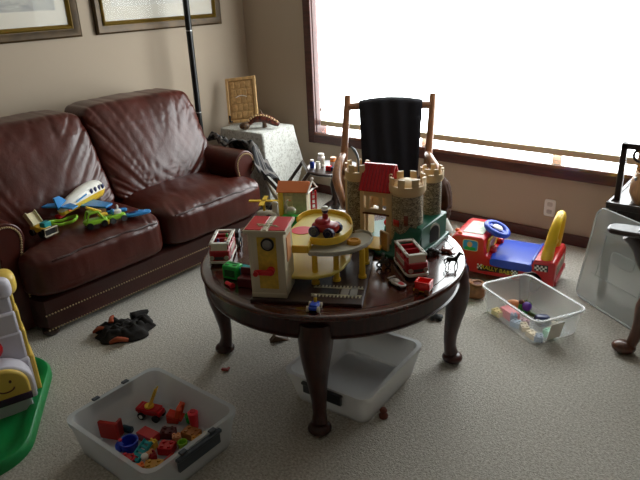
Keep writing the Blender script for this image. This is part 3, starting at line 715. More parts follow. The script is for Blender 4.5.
t = thing('wooden_toy_barrel', 'brown wooden toy barrel with green lid behind the left minibus', 'toy barrel', (-1.865, 1.80, T), 0)
P('barrel', M('barrel_wood', '#8a4a2c', .4, var=.2, vscale=30), [('lathe', [(0, 0), (.026, 0), (.034, .03), (.028, .062), (0, .062)], 20)], t)
P('lid', GREEN, [('cyl', (0, 0, .062), (0, 0, .07), .03)], t); P('sticker', IVORY, [('ell', (-.012, -.01, .071), (.014, .01, .002), 10)], t)
t = thing('black_toy_cab', 'small black toy truck behind the left minibus', 'toy truck', (-2.06, 1.83, T), math.radians(-50))
P('cab', BLACK, [('box', (0, 0, .045), (.06, .05, .05)), ('box', (.03, 0, .03), (.05, .048, .03))], t, bevel=.005)
for x in (-.018, .035):
    for y in (-1, 1): P('wheel', DGREY, [('cyl', (x, y*.02, .014), (x, y*.03, .014), .014)], t)
t = thing('tan_toy_ball', 'tan wooden toy ball half hidden behind the left minibus', 'toy ball', (-2.078, 1.745, T), 0)
P('ball', PEACH, [('ell', (0, 0, .028), .028, 18)], t); P('band', M('ball_band', '#a8683c', .5), [('ring', (0, 0, .028), .0275, .0015, {'rot': (.4, .3, 0)})], t)

# ================================================================== toys on the sofa
bpy.context.view_layer.update()
SEATS = [c1, c2]
def seat(x, y): return surface_z(SEATS, x, y) or .47
def onseat(x, y, r=.04): return max(seat(x+dx, y+dy) for dx in (-r, 0, r) for dy in (-r, 0, r))
# aeroplane
ax, ay = -3.31, 1.775
t = thing('toy_aeroplane', 'white and yellow toy aeroplane with blue tail on the left sofa cushion', 'toy plane', (ax, ay, onseat(ax, ay, .08)+.012), math.radians(114))
t.scale = (1.02, 1.02, 1.02)
prof = [(-.2, .012, .03), (-.19, .03, .036), (-.1, .045, .05), (0, .058, .058), (.1, .062, .06), (.16, .054, .056), (.19, .035, .05), (.202, .008, .046)]
def fus(lo):
    rings = []
    for x, r, zc in prof:
        rings.append([(x, r*math.cos(a)*.86, zc+.012+r*math.sin(a)) for a in [(PI*i/10 if not lo else PI+PI*i/10) for i in range(11)]])
    return MB().plate(rings)
fus(False).build('fuselage', WHITE, t, sharp=60); bl_ = fus(True).build('belly', YELLOW, t, sharp=60)
for s in (-1, 1):
    for i in range(4): P('cabin_window', NAVY, [('ell', (.035+i*.037, s*.0485, .093-.001*i), (.0125, .006, .0165), 14)], t)
    P('wing', SKY, [('prism', [(.05, s*.03), (.0, s*.2), (-.07, s*.2), (-.07, s*.03)], .028, .04)], t, bevel=.003)
    P('tailplane', SKY, [('prism', [(-.13, s*.012), (-.17, s*.1), (-.225, s*.1), (-.21, s*.012)], .07, .079)], t, bevel=.003)
    P('flag_print', M('tail_print', '#d85a3a', .5), [('box', (-.15, s*.0335, .055), (.04, .002, .03))], t)
    P('stripe_print', SKY, [('box', (-.06, s*.0462, .082), (.1, .002, .009), (0, -.15, 0))], t)
P('tail_fin', SKY, [('prism', [(-.215, .06), (-.235, .135), (-.19, .135), (-.12, .08)], -.005, .005, Matrix(((1, 0, 0, 0), (0, 0, 1, 0), (0, 1, 0, 0), (0, 0, 0, 1))))], t, bevel=.002)
P('nose_wheel', BLACK, [('cyl', (.14, -.012, .004), (.14, .012, .004), .016)], t)
P('tail_prop', RED, [('box', (-.17, .03, .012), (.06, .03, .025))], t, bevel=.006)

def sofa_item(x, y, r=.03):
    return (x, y, onseat(x, y, r)+.002)
t = thing('lime_toy_goggles', 'lime green toy goggle frame lying below the aeroplane tail', 'toy goggles', sofa_item(-3.185, 1.575), math.radians(75))
P('frame', LIME, [('tube', [(.075*math.cos(a), .047*math.sin(a)*(1-.35*math.exp(-(math.cos(a)*3)**2)), .02+.008*math.cos(2*a)) for a in [2*PI*i/32 for i in range(33)]], .0058, {'n': 8, 'flat': 1.5})], t)
t = thing('lime_toy_buggy', 'lime green toy buggy with yellow boom below the aeroplane', 'toy car', sofa_item(-3.015, 1.67, .04), math.radians(75))
P('body', LIME, [('soft', (0, 0, .032), (.13, .062, .03), {'k': 4, 'n': 10}), ('tube', [(-.05, -.025, .045), (-.035, -.025, .085), (.015, -.025, .09), (.04, -.025, .045)], .006, {'n': 8}), ('tube', [(-.05, .025, .045), (-.035, .025, .085), (.015, .025, .09), (.04, .025, .045)], .006, {'n': 8}), ('box', (-.01, 0, .088), (.05, .056, .008))], t)
P('boom', YELLOW, [('box', (.0, 0, .1), (.085, .022, .012), (0, .5, 0)), ('box', (.045, 0, .06), (.05, .03, .012))], t, bevel=.002)
for x in (-.04, .04):
    for y in (-1, 1): P('wheel', BLACK, [('cyl', (x, y*.024, .018), (x, y*.036, .018), .018)], t)
t = thing('lime_toy_tractor', 'lime green and yellow toy tractor with white engine right of the buggy', 'toy car', sofa_item(-3.00, 1.79, .04), math.radians(80))
P('body', LIME, [('soft', (0, 0, .03), (.11, .05, .03), {'k': 4, 'n': 8})], t)
P('engine', WHITE, [('soft', (.01, 0, .055), (.05, .035, .03), {'k': 3, 'n': 6}), ('cyl', (.02, .01, .06), (.02, .01, .09), .006)], t)
P('shovel', YELLOW, [('box', (-.065, 0, .02), (.03, .06, .024), (0, .3, 0))], t, bevel=.003)
P('driver', SKY, [('ell', (-.015, 0, .06), (.013, .013, .02), 10)], t)
for x in (-.032, .035):
    for y in (-1, 1): P('wheel', DGREY, [('cyl', (x, y*.02, .017), (x, y*.034, .017), .017)], t)
t = thing('blue_toy_wing', 'flat sky blue toy raft nearest the middle of the sofa', 'toy raft', sofa_item(-2.985, 1.925, .035), math.radians(70))
P('hull', SKY, [('soft', (0, 0, .015), (.15, .055, .024), {'k': 3.2, 'n': 10}), ('ring', (.02, 0, .024), .018, .005)], t)
P('rim', NAVY, [('ell', (-.03, 0, .026), (.025, .015, .005), 12)], t)
t = thing('sky_toy_board', 'sky blue toy board beside the aeroplane wing', 'toy board', sofa_item(-3.10, 1.86, .03), math.radians(60))
P('board', SKY, [('soft', (0, 0, .012), (.12, .04, .02), {'k': 4, 'n': 8})], t); P('fin', NAVY, [('box', (-.04, 0, .028), (.03, .006, .02))], t)
t = thing('toy_dump_truck', 'cream and yellow toy dump truck beside the left sofa arm', 'toy truck', sofa_item(-3.15, 1.425, .04), math.radians(12))
P('dump_bed', M('cream_bed', '#d8cfa8', .4), [('box', (-.045, 0, .085), (.075, .062, .010), (0, .9, 0)), ('box', (-.045, .03, .09), (.075, .005, .03), (0, .9, 0)), ('box', (-.045, -.03, .09), (.075, .005, .03), (0, .9, 0))], t, bevel=.002)
P('chassis', YELLOW, [('box', (0, 0, .035), (.11, .05, .03))], t, bevel=.004)
P('cab', TEAL, [('box', (.03, .01, .06), (.04, .045, .03))], t, bevel=.004)
P('front_frame', BLACK, [('box', (.06, 0, .03), (.03, .07, .035))], t, bevel=.003)
P('guard', IVORY, [('tube', [(.078, -.04, .012), (.078, .04, .012), (.08, .04, .05), (.08, -.04, .05), (.078, -.04, .012)], .004, {'n': 6})], t)
for x in (-.035, .035):
    for y in (-1, 1): P('wheel', BLACK, [('cyl', (x, y*.022, .018), (x, y*.036, .018), .018)], t)

# ================================================================== corner table with cloth
et = thing('corner_table', 'square side table draped in pale patterned cloth in the room corner', 'table', (-3.66, 3.62, 0))
CT = .62; hw = .24; hd = .19
for x in (-1, 1):
    for y in (-1, 1): P('leg', WOOD_B, [('cyl', (x*(hw-.04), y*(hd-.04), 0), (x*(hw-.04), y*(hd-.04), CT-.03), .018, .022)], et)
P('tabletop', WOOD_B, [('box', (0, 0, CT-.018), (2*hw-.02, 2*hd-.02, .026))], et, bevel=.004)
def lace_mat():
    m = bpy.data.materials.new('patterned_cloth'); m.use_nodes = True
    N = m.node_tree.nodes; L = m.node_tree.links; p = N['Principled BSDF']; p.inputs['Roughness'].default_value = .9
    tc = N.new('ShaderNodeTexCoord'); n = N.new('ShaderNodeTexNoise'); n.inputs['Scale'].default_value = 40; n.inputs['Detail'].default_value = 6; n.inputs['Distortion'].default_value = 1.6
    r = N.new('ShaderNodeValToRGB'); r.color_ramp.elements[0].position = .40; r.color_ramp.elements[1].position = .50
    r.color_ramp.elements[0].color = lin('#a3a29a'); r.color_ramp.elements[1].color = lin('#c6c6c0')
    L.new(tc.outputs['Object'], n.inputs['Vector']); L.new(n.outputs['Fac'], r.inputs[0]); L.new(r.outputs[0], p.inputs['Base Color'])
    return m
m = MB(); per = []
N_ = 96
rings = []
for k, (grow, z) in enumerate(((0, CT+.004), (.006, CT-.004), (.01, CT-.05), (.03, CT-.2), (.05, CT-.35), (.065, .06))):
    loop = []
    for i, (x, y) in enumerate(rrect(2*hw, 2*hd, .02, 23)):
        a = math.atan2(y, x); f = 1+ (grow/ .22)*(1+.55*math.sin(9*a+1)+.3*math.sin(17*a)) if k > 1 else 1+grow/.22
        fx = min(1, f); loop.append((max(x*f, -.37), min(y*f, .33), z))
    rings.append(loop)
vs = [v for r in rings for v in r]; n = len(rings[0])
m.mesh(vs, [(i*n+j, i*n+(j+1) % n, (i+1)*n+(j+1) % n, (i+1)*n+j) for i in range(len(rings)-1) for j in range(n)]+[tuple(range(n))])
tc_ = m.build('tablecloth', lace_mat(), None, sharp=60); tc_.location = (-3.66, 3.62, 0)
tag(tc_, 'pale patterned cloth hanging over the corner side table', 'tablecloth')

t = thing('wooden_plaque', 'light wood framed carved plaque leaning in the corner on the draped table', 'plaque', (-3.80, 3.605, CT+.028), 0, rot=(math.radians(-16), math.radians(-6), math.radians(26)))
t.scale = (1.1, 1.1, 1.1)
CORK = M('cork', '#c09a66', .7, var=.25, vscale=35, bump=.3, bscale=50, bdist=.004)
P('frame', WOOD_L, [('box', (-.112, 0, .17), (.022, .02, .34)), ('box', (.112, 0, .17), (.022, .02, .34)), ('box', (0, 0, .011), (.24, .02, .022)), ('box', (0, 0, .329), (.24, .02, .022))], t, bevel=.004)
pn = P('panel', CORK, [('box', (0, .003, .17), (.205, .01, .3))], t)
m = MB()
for r in range(5):
    for q in range(4):
        m.soft((-.066+q*.044+(.005 if r % 2 else -.005), -.003, .055+r*.057), (.038, .008, .046), k=5, n=5)
m.build('carved_blocks', M('carved_wood', '#c49c66', .6, var=.2, vscale=40), pn)
P('inner_border', M('border_wood', '#9a7444', .6), [('box', (-.096, -.004, .17), (.005, .006, .29)), ('box', (.096, -.004, .17), (.005, .006, .29)), ('box', (0, -.004, .315), (.196, .006, .005)), ('box', (0, -.004, .026), (.196, .006, .005))], pn)
P('pale_arc_mark', WHITE, [('tube', [(-.045+.09*i/8, -.009, .19+.012*math.sin(PI*i/8)) for i in range(9)], .003, {'n': 6})], pn)
P('easel_leg', BLACK, [('box', (-.09, -.03, .01), (.012, .05, .012)), ('box', (-.09, -.05, .03), (.012, .012, .05)), ('box', (.09, -.03, .01), (.012, .05, .012))], t)

t = thing('beaded_ornament', 'brown and red beaded crescent ornament in front of the wooden plaque', 'ornament', (-3.54, 3.575, CT+.007), math.radians(33))
OB = M('ornament_red', '#7a3422', .45, col2='#2c1712', var=.4, vscale=40); OD = M('ornament_dark', '#2a1712', .4, col2='#7a5a3c', vscale=60)
P('crescent', OB, [('tube', [(-.13+.26*i/10, .0, .028+.06*math.sin(PI*(i/10)**.8)) for i in range(11)], [.012, .022, .028, .032, .034, .034, .034, .034, .032, .027, .016], {'n': 12, 'smooth': 2})], t)
m = MB()
for i in range(12):
    u = .05+.9*i/11; m.ell((-.13+.26*u, -.018, .052+.06*math.sin(PI*u**.8)), .011, 8)
m.build('beads', M('bead_cream', '#c9a878', .35), t)
P('head', OD, [('ell', (-.15, -.03, .03), (.045, .036, .03), 14)], t)
P('tail', OD, [('tube', [(.0, .05, .0), (-.005, .05, .06), (-.03, .05, .15)], [.02, .016, .003], {'n': 8, 'smooth': 3})], t)

# plaid blanket over the outer side of the sofa arm
m = MB()
def plaid(u, v):
    x = -3.62+u*.62; bx = v
    y = 2.98+.34*v+.03*math.sin(u*11+v*3)
    z = .665-.02*u-.45*max(0, v-.22)**1.3*(.55+.6*u)+.06*nz((u*3, v*3, 1), 1.9)+.035*nz((u*9, v*7, 2), 1.5)
    if u > .75: z -= (u-.75)*.7
    return (x, y, z)
m.grid(44, 36, plaid, uv=True)
o = m.build('plaid_blanket', PLAID, None, solid=.008, sub=1, sharp=180)
tag(o, 'dark plaid blanket crumpled over the outer side of the right sofa arm', 'blanket')
# magazine rack
t = thing('folding_magazine_rack', 'folding rack with tan canvas and dark rails between sofa and corner table', 'rack', (-3.08, 3.30, 0), math.radians(48))
P('rail', WOOD_B, [('cyl', (-.16, -.16, .40), (-.16, .16, .40), .012)], t); P('rail', WOOD_B, [('cyl', (.16, -.16, .42), (.16, .16, .42), .012)], t)
for s in (-1, 1):
    P('leg', WOOD_B, [('box', (0, s*.165, .21), (.024, .014, .53), (0, .66, 0))], t); P('leg', WOOD_B, [('box', (0, s*.15, .21), (.024, .014, .53), (0, -.66, 0))], t)
m = MB(); m.grid(14, 6, lambda u, v: (-.16+.32*u, -.14+.28*v, .41-.27*math.sin(PI*u)**.8)); m.build('canvas_sling', TAN, t, solid=.004, sharp=180)

# ================================================================== rocking chair
fd = Vector((.53, -.848, 0)); rd = Vector((.848, .53, 0))
rc = thing('rocking_chair', 'oak rocking chair with curved arms behind the coffee table by the window', 'chair', (-2.037, 3.14, 0), math.atan2(.53, .848))
# local: +x viewer right, -y toward camera
P('seat', M('seat_leather', '#2a1a16', .5), [('soft', (0, -.06, .40), (.54, .50, .09), {'k': 6, 'n': 12})], rc)
P('seat_rail', WOOD_R, [('box', (0, -.3, .35), (.55, .03, .06)), ('box', (-.27, -.06, .35), (.03, .5, .06)), ('box', (.27, -.06, .35), (.03, .5, .06)), ('box', (0, .19, .35), (.55, .03, .06))], rc, bevel=.006)
for s in (-1, 1):
    P('back_post', WOOD_R, [('tube', [(s*.272-.035, .17, .33), (s*.272-.03, .165, .58), (s*.272-.015, .2, .8), (s*.27, .26, 1.025)], [.024, .027, .023, .021], {'n': 12, 'smooth': 5})], rc)
    P('arm', WOOD_R, [('tube', [(s*.272-.03, .16, .66), (s*.285-.03, .09, .645), (s*.305-.02, .01, .61), (s*.315-.01, -.05, .56), (s*.31, -.085, .505), (s*.295, -.08, .44), (s*.285, -.05, .37)], [.022, .027, .03, .03, .027, .022, .02], {'n': 12, 'smooth': 5})], rc)
    P('leg', WOOD_R, [('cyl', (s*.255, -.28, .35), (s*.255, -.3, .06), .022, .018)], rc)
    P('leg', WOOD_R, [('cyl', (s*.255, .17, .35), (s*.255, .22, .06), .022, .018)], rc)
    P('rocker', WOOD_R, [('tube', [(s*.255, -.46, .075), (s*.255, -.25, .035), (s*.255, -.05, .022), (s*.255, .2, .035), (s*.255, .5, .1)], .021, {'n': 10, 'smooth': 5})], rc)
P('top_rail', WOOD_R, [('tube', [(-.27, .243, .955), (-.12, .253, .963), (0, .257, .966), (.12, .253, .963), (.27, .243, .955)], [.022, .026, .026, .026, .022], {'n': 12, 'smooth': 4})], rc)
P('back_slat', M('back_upholstery', '#2a1a16', .6), [('soft', (0, .21, .72), (.34, .03, .52), {'k': 8, 'n': 8, 'rot': (-.17, 0, 0)})], rc)
m = MB()
def throw(u, v):      # folded over the top rail
    x = -.19+.385*u; x *= .9+.14*min(1, v*1.3)
    if v < .75:
        q = v/.75; z = .45+q*.545; y = .10+.128*q
    else:
        q = (v-.75)/.25; a = q*PI
        z = .995+.012*math.sin(a)-.25*max(0, q-.5); y = .228+.07*q
    z -= .02*abs(u-.5)**2*4 if v > .6 else 0
    y += .008*math.sin(u*23+v*4)*(.3+.7*(1-v))
    return (x, y, z)
m.grid(36, 40, throw)
o = m.build('black_throw', M('black_cloth', '#14121a', .95, bump=.3, bscale=200, bdist=.003), None, solid=.008, sharp=180)
o.matrix_world = rc.matrix_basis; o.location = rc.location; o.rotation_euler = rc.rotation_euler
tag(o, 'black cloth throw draped over the back of the rocking chair', 'throw')

# ================================================================== small round table by the window
rx, ry, rz_ = -2.76, 3.50, .43
t = thing('round_side_table', 'small dark round pedestal table between rocking chair and window', 'table', (rx, ry, 0))
P('tabletop', WOOD_B, [('lathe', [(0, rz_-.022), (.2, rz_-.022), (.215, rz_-.012), (.215, rz_), (.2, rz_+.004), (.195, rz_), (0, rz_)], 48)], t)
P('column', WOOD_B, [('lathe', [(.03, .1), (.045, .14), (.02, .2), (.035, .3), (.02, .36), (.05, rz_-.022)], 20)], t)
for k in range(3):
    a = k*2.094-1.9; ca, sa = math.cos(a), math.sin(a)
    P('leg', WOOD_B, [('tube', [(.02*ca, .02*sa, .16), (.1*ca, .1*sa, .13), (.17*ca, .17*sa, .05), (.22*ca, .22*sa, .012)], [.022, .02, .016, .014], {'n': 10, 'smooth': 4})], t)
def bottle(name, label, x, y, r, h, body, cap, lab=None):
    t = thing(name, label, 'bottle', (rx+x, ry+y, rz_))
    P('body', body, [('lathe', [(0, 0), (r, 0), (r, h*.72), (r*.7, h*.8), (0, h*.8)], 18)], t)
    P('cap', cap, [('lathe', [(0, h*.8), (r*.85, h*.8), (r*.85, h), (0, h)], 18)], t)
    if lab: P('sticker', lab, [('lathe', [(r+.0006, h*.2), (r+.0006, h*.6)], 18)], t)
bottle('white_bottle', 'tall white pill bottle at the back of the round side table', -.105, -.02, .027, .095, WHITE, WHITE, LGREY)
bottle('blue_bottle', 'short blue bottle with white cap on the round side table', -.13, -.1, .017, .062, BLUE, WHITE)
bottle('small_white_bottle', 'squat white bottle beside the short blue bottle', -.08, -.09, .018, .052, WHITE, LGREY)
bottle('orange_bottle', 'orange pill bottle with peach cap on the round side table', -.005, .0, .026, .075, M('amber_bottle', '#d9822e', .3), PEACH, WHITE)
t = thing('red_toy_cube', 'small red and dark toy cube in front of the orange pill bottle', 'toy cube', (rx+.03, ry-.085, rz_), .4)
P('cube', RED, [('box', (-.012, 0, .018), (.04, .034, .036))], t, bevel=.003); P('dark_half', NAVY, [('box', (.018, 0, .014), (.02, .034, .028))], t, bevel=.003)

# ================================================================== the child kneeling behind the table
ch = thing('person', 'child with long brown hair and white top kneeling behind the castle', 'person', (-1.545, 2.765, 0), .12)
m = MB()
# kneeling body, torso leaning to the table, facing -y and a little -x
m.ell((0, .02, .30), (.10, .085, .09), 16)
m.tube([(0, .02, .28), (0, .0, .38), (.0, -.02, .48), (0, -.03, .53)], [.095, .085, .092, .05], n=16, smooth=4)
m.tube([(0, -.03, .52), (.0, -.035, .57)], [.035, .033], n=12)
m.ell((.015, -.045, .655), (.078, .092, .098), 20); m.ell((.005, -.075, .615), (.056, .062, .06), 16)
m.ell((0, -.142, .645), (.010, .014, .012), 8)
for s in (-1, 1): m.ell((.015+s*.079, -.04, .65), (.012, .02, .027), 8)
for s in (-1, 1):
    m.tube([(s*.055, .02, .27), (s*.075, -.09, .16), (s*.075, -.16, .07)], [.065, .055, .045], n=12, smooth=4)
    m.tube([(s*.075, -.15, .055), (s*.075, .0, .05), (s*.07, .10, .045), (s*.07, .16, .03)], [.043, .042, .03, .025], n=12, smooth=4)
# left-of-picture arm reaching to the table edge
sh = [(-.09, -.03, .50), (-.17, -.10, .49), (-.25, -.17, .555), (-.30, -.21, .583)]
m.tube(sh, [.036, .03, .024, .018], n=12, smooth=4)
m.ell((-.318, -.225, .583), (.026, .022, .014), 12, (0, 0, .7))
for k, (ln, an) in enumerate(((.030, -.5), (.036, -.2), (.034, .1), (.028, .4))):
    a = math.radians(222)+an*.7; d = Vector((math.cos(a), math.sin(a), 0)); p = Vector((-.325, -.232, .584))+Vector((.018*(k-1.5)*.75, -.018*(k-1.5)*.75, 0))
    m.tube([p, p+d*ln*.55+Vector((0, 0, .006)), p+d*ln+Vector((0, 0, -.010))], [.0085, .008, .0065], n=8, smooth=2)
m.tube([(-.31, -.21, .582), (-.296, -.245, .582), (-.302, -.268, .577)], [.010, .0085, .007], n=8, smooth=2)
sh2 = [(.09, -.03, .50), (.12, -.03, .40), (.07, -.13, .35)]
m.tube(sh2, [.036, .03, .022], n=12, smooth=4); m.ell((.055, -.15, .345), (.024, .026, .016), 12)
for k in range(4):
    p = Vector((.04+.009*k, -.165, .345)); m.tube([p, p+Vector((-.008, -.02, .004)), p+Vector((-.012, -.034, -.008))], [.0085, .008, .0065], n=8, smooth=2)
m.tube([(.045, -.15, .345), (.028, -.165, .348), (.02, -.18, .345)], [.009, .008, .0065], n=8, smooth=2)
bd = m.build('body', SKIN, ch, voxel=.005, smooth_it=3)
for s in (-1, 1): P('eye', WHITE, [('ell', (.010+s*.03, -.128, .66), (.012, .008, .008), 10)], bd); 
P('eye_pupils', BROWN, [('ell', (.010-.03, -.134, .66), (.006, .004, .006), 8), ('ell', (.010+.03, -.134, .66), (.006, .004, .006), 8)], bd)
P('mouth', M('lips', '#b0605a', .5), [('ell', (.004, -.132, .607), (.02, .006, .006), 10)], bd)
m = MB()
m.tube([(0, .02, .26), (0, .0, .38), (.0, -.02, .48), (0, -.03, .535)], [.118, .103, .108, .056], n=20, smooth=4)
m.tube([(-.07, -.03, .505), (-.15, -.085, .495), (-.2, -.13, .515), (-.27, -.185, .568)], [.05, .046, .042, .034], n=14, smooth=4)
m.tube([(.07, -.03, .505), (.12, -.03, .43)], [.05, .044], n=14, smooth=2)
P('printed_patch', PINKRED, [('ell', (-.235, -.18, .557), (.016, .008, .009), 10), ('ell', (-.26, -.205, .568), (.01, .006, .006), 8)], ch)
m.build('white_top', M('white_cotton', '#e8e4dc', .9), ch, voxel=.006, smooth_it=3)
P('skirt', M('green_cotton', '#5c9a3a', .9), [('lathe', [(.10, .33), (.13, .26), (.15, .16), (.165, .075), (.155, .07), (.115, .25)], 32, Matrix.Translation((0, .0, 0)))], ch)
m = MB()
m.ell((.02, -.02, .668), (.09, .102, .10), 20)
for i in range(13):
    a = -.25+i*PI*1.13/12; x = .02+.078*math.cos(a); y = -.01+.09*math.sin(a)
    m.tube([(x*.8, y*.8, .70), (x, y, .64), (x*1.02+.004, y*1.0, .56), (x*.98, y*.92+.005, .49+.012*math.sin(i*2.3))], [.03, .029, .026, .012], n=8, smooth=3)
hr = m.build('hair', M('brown_hair', '#452817', .85, spec=.15, var=.3, vscale=14, stretch=(14, 14, 1)), ch, voxel=.006, smooth_it=2)

# ================================================================== ride-on toy truck
f = thing('ride_on_toy_truck', 'red ride-on toy truck with blue steering wheel and yellow backrest', 'ride-on toy', (-.977, 3.192, 0), math.atan2(-.148, -.989))
# local +x forward (picture left), local -y away from camera
Wd = .317
def RX(x, y, z): return (x, -y, z)
prof = [(.0, .06), (.0, .19), (.012, .208), (.115, .208), (.13, .165), (.36, .165), (.395, .18), (.405, .275), (.42, .287), (.57, .287), (.60, .27), (.625, .20), (.63, .06)]
arch1 = [(.55+.065*math.cos(PI*i/8), .06+.072*math.sin(PI*i/8)) for i in range(9)]
arch2 = [(.125+.065*math.cos(PI*i/8), .06+.072*math.sin(PI*i/8)) for i in range(9)]
poly = prof+arch1+arch2
RXZ = Matrix(((1, 0, 0, 0), (0, 0, -1, 0), (0, 1, 0, 0), (0, 0, 0, 1)))
body = P('body', REDW, [('prism', poly, .0, Wd, RXZ)], f, bevel=.012)
for x in (.55, .125):
    for y in (.03, Wd-.03):
        wh = P('wheel', NAVY if x > .3 else BLACK, [('cyl', RX(x, y-.028, .052), RX(x, y+.028, .052), .052, {'n': 26})], f, bevel=.006)
        P('hub_cap', DGREY, [('cyl', RX(x, y-.031, .052), RX(x, y+.031, .052), .02, {'n': 16})], wh)
P('seat', BLUE, [('soft', RX(.245, Wd/2, .165), (.25, Wd+.008, .02), {'k': 10, 'n': 10}), ('soft', RX(.245, .0, .15), (.24, .012, .05), {'k': 6, 'n': 6}), ('soft', RX(.245, Wd, .15), (.24, .012, .05), {'k': 6, 'n': 6}), ('soft', RX(.128, Wd/2, .178), (.02, Wd-.03, .05), {'k': 5, 'n': 6})], f)
P('seat_front', REDW, [('soft', RX(.375, .10, .185), (.04, .05, .04), {'k': 4, 'n': 6}), ('soft', RX(.375, Wd-.06, .185), (.04, .05, .04), {'k': 4, 'n': 6})], f)
m = MB()
def bk(y, z): return RX(.06-.13*z, y, .2+z*.98)
m.tube([bk(.045, 0), bk(.05, .12), bk(.08, .2), bk(.13, .235), bk(.19, .235), bk(.24, .2), bk(.265, .12), bk(.27, 0)], [.034, .03, .026, .024, .024, .026, .03, .034], n=12, smooth=5)
m.tube([bk(.05, .05), bk(.265, .05)], .02, n=10)
m.build('backrest', M('backrest_yellow', '#eec52c', .3), f)
P('dashboard', YELLOW, [('box', RX(.397, Wd/2, .2), (.016, Wd-.09, .13), (0, -.12, 0))], f, bevel=.006)
P('dash_print', M('dash_print', '#7c8a3c', .5, col2='#c8742c', vscale=40), [('box', RX(.389, Wd/2-.03, .205), (.004, .09, .06), (0, -.12, 0))], f)
st = thing_wheel = P('steering_wheel', BLUE, [('ring', RX(.375, Wd/2, .297), .066, .018, {'n': 30, 'm': 10, 'rot': (0, -.4, 0)}), ('box', RX(.375, Wd/2, .297), (.03, .12, .014), (0, -.4, 0)), ('box', RX(.375, Wd/2, .297), (.12, .03, .014), (0, -.4, 0)), ('cyl', RX(.375, Wd/2, .297), RX(.41, Wd/2, .24), .014)], f)
P('horn_button', WHITE, [('ell', RX(.371, Wd/2, .306), (.032, .032, .012), 16, (0, -.4, 0))], st)
P('hood_sticker', M('hood_print', '#c8c4b6', .4, col2='#8aa07a', vscale=30), [('box', RX(.49, Wd/2, .2885), (.12, .2, .003))], f)
P('hood_light', ORANGE, [('ell', RX(.56, .03, .288), (.014, .014, .012), 10), ('ell', RX(.6, .1, .276), (.014, .014, .012), 10)], f)
dec = P('side_window_sticker', SKY, [('soft', RX(.485, -.001, .232), (.085, .003, .062), {'k': 6, 'n': 8})], f)
P('cartoon_face', PEACH, [('ell', RX(.488, -.003, .238), (.016, .002, .018), 12)], dec)
P('sticker_green', GREEN, [('soft', RX(.485, -.0025, .213), (.066, .002, .02), {'k': 4, 'n': 6})], dec)
P('sticker_border', M('border_teal', '#c9b97a', .4), [('soft', RX(.485, -.0002, .232), (.093, .002, .07), {'k': 6, 'n': 8})], dec)
bn = P('side_banner', BLACK, [('box', RX(.315, -.001, .105), (.235, .003, .034), (0, .06, 0))], f)
def flag(name, x0, z0, nx, nz_, s, par, y=-.003):
    m = MB()
    for i in range(nx):
        for j in range(nz_):
            if (i+j) % 2 == 0: m.box(RX(x0+i*s, y, z0+j*s), (s, .002, s))
    return m.build(name, WHITE, par)
flag('checkered_flag', .412, .1, 3, 3, .010, bn); flag('checkered_flag', .205, .09, 4, 4, .009, bn)
pq = P('rear_flag_sticker', BLACK, [('box', RX(.075, -.001, .165), (.075, .003, .038), (0, .05, 0))], f)
flag('checkered_flag', .05, .152, 6, 3, .011, pq)
def text_mesh(body, size, name, mat, parent, loc, rot, ext=.001):
    cu = bpy.data.curves.new(name, 'FONT'); cu.body = body; cu.size = size; cu.extrude = ext; cu.align_x = 'CENTER'; cu.align_y = 'CENTER'
    o = bpy.data.objects.new('tmp', cu); COL.objects.link(o)
    dg = bpy.context.evaluated_depsgraph_get(); me = bpy.data.meshes.new_from_object(o.evaluated_get(dg))
    bpy.data.objects.remove(o); me.materials.clear(); me.materials.append(mat)
    q = bpy.data.objects.new(name, me); COL.objects.link(q); q.parent = parent; q.location = loc; q.rotation_euler = rot
    return q
text_mesh('RALLY BABY', .034, 'lettering', M('letter_yellow', '#e0c832', .4), bn, RX(.318, -.0045, .104), (PI/2, .06, PI))
P('rear_panel', M('rear_print', '#b9a98c', .5, col2='#4a3a2a', vscale=50), [('box', RX(-.0015, Wd/2, .14), (.003, .2, .06))], f)
P('rear_bumper', REDD, [('box', RX(-.004, Wd/2, .075), (.012, Wd-.03, .03))], f, bevel=.004)

# brown toy by the table leg
t = thing('brown_toy_boat', 'brown carved toy ark on the carpet between table and toy truck', 'toy boat', (-1.37, 2.935, 0), math.radians(15))
BW = M('ark_brown', '#9a6840', .5, var=.3, vscale=30)
P('hull', BW, [('soft', (0, 0, .045), (.2, .09, .088), {'k': 3.6, 'n': 10})], t)
P('deck_ring', BW, [('ring', (-.045, 0, .088), .03, .009), ('ring', (.05, 0, .09), .032, .009), ('box', (0, 0, .09), (.03, .05, .02))], t)
P('porthole', BROWN, [('ell', (-.045, 0, .088), (.022, .022, .003), 12), ('ell', (.05, 0, .09), (.024, .024, .003), 12)], t)

# ================================================================== storage bins
def tub(name, label, loc, rz, L, W, H, taper, mat, lip=.018, r=.05, th=.004):
    t = thing(name, label, 'storage bin', loc, rz)
    def rg(l, w, z, rr): return [(x, y, z) for x, y in rrect(l, w, rr, 6)]
    b, l = L*taper, W*taper
    rings = [rg(b, l, 0, r*.8), rg(b+.012, l+.012, .012, r*.85), rg(L*.97, W*.97, H*.82, r), rg(L-lip*.9, W-lip*.9, H*.84, r), rg(L-.006, W-.006, H*.86, r), rg(L, W, H-.006, r), rg(L, W, H, r), rg(L-lip*2, W-lip*2, H, r*.9),
             rg(L*.97-lip*2, W*.97-lip*2, H*.82, r*.9), rg(b+.006, l+.006, .014, r*.8), rg(b-.01, l-.01, th+.002, r*.7)]
    MB().plate(rings).build('tub', mat, t, sharp=35)
    return t
PLA = M('frosted_plastic', '#dfe5ea', .35, alpha=.58)
PLB = M('milky_plastic', '#f0f1f0', .4, alpha=.7)
PLC = M('clear_plastic', '#f2f5f7', .15, alpha=.28)
LATCH = M('slate_latch', '#3f4750', .4)
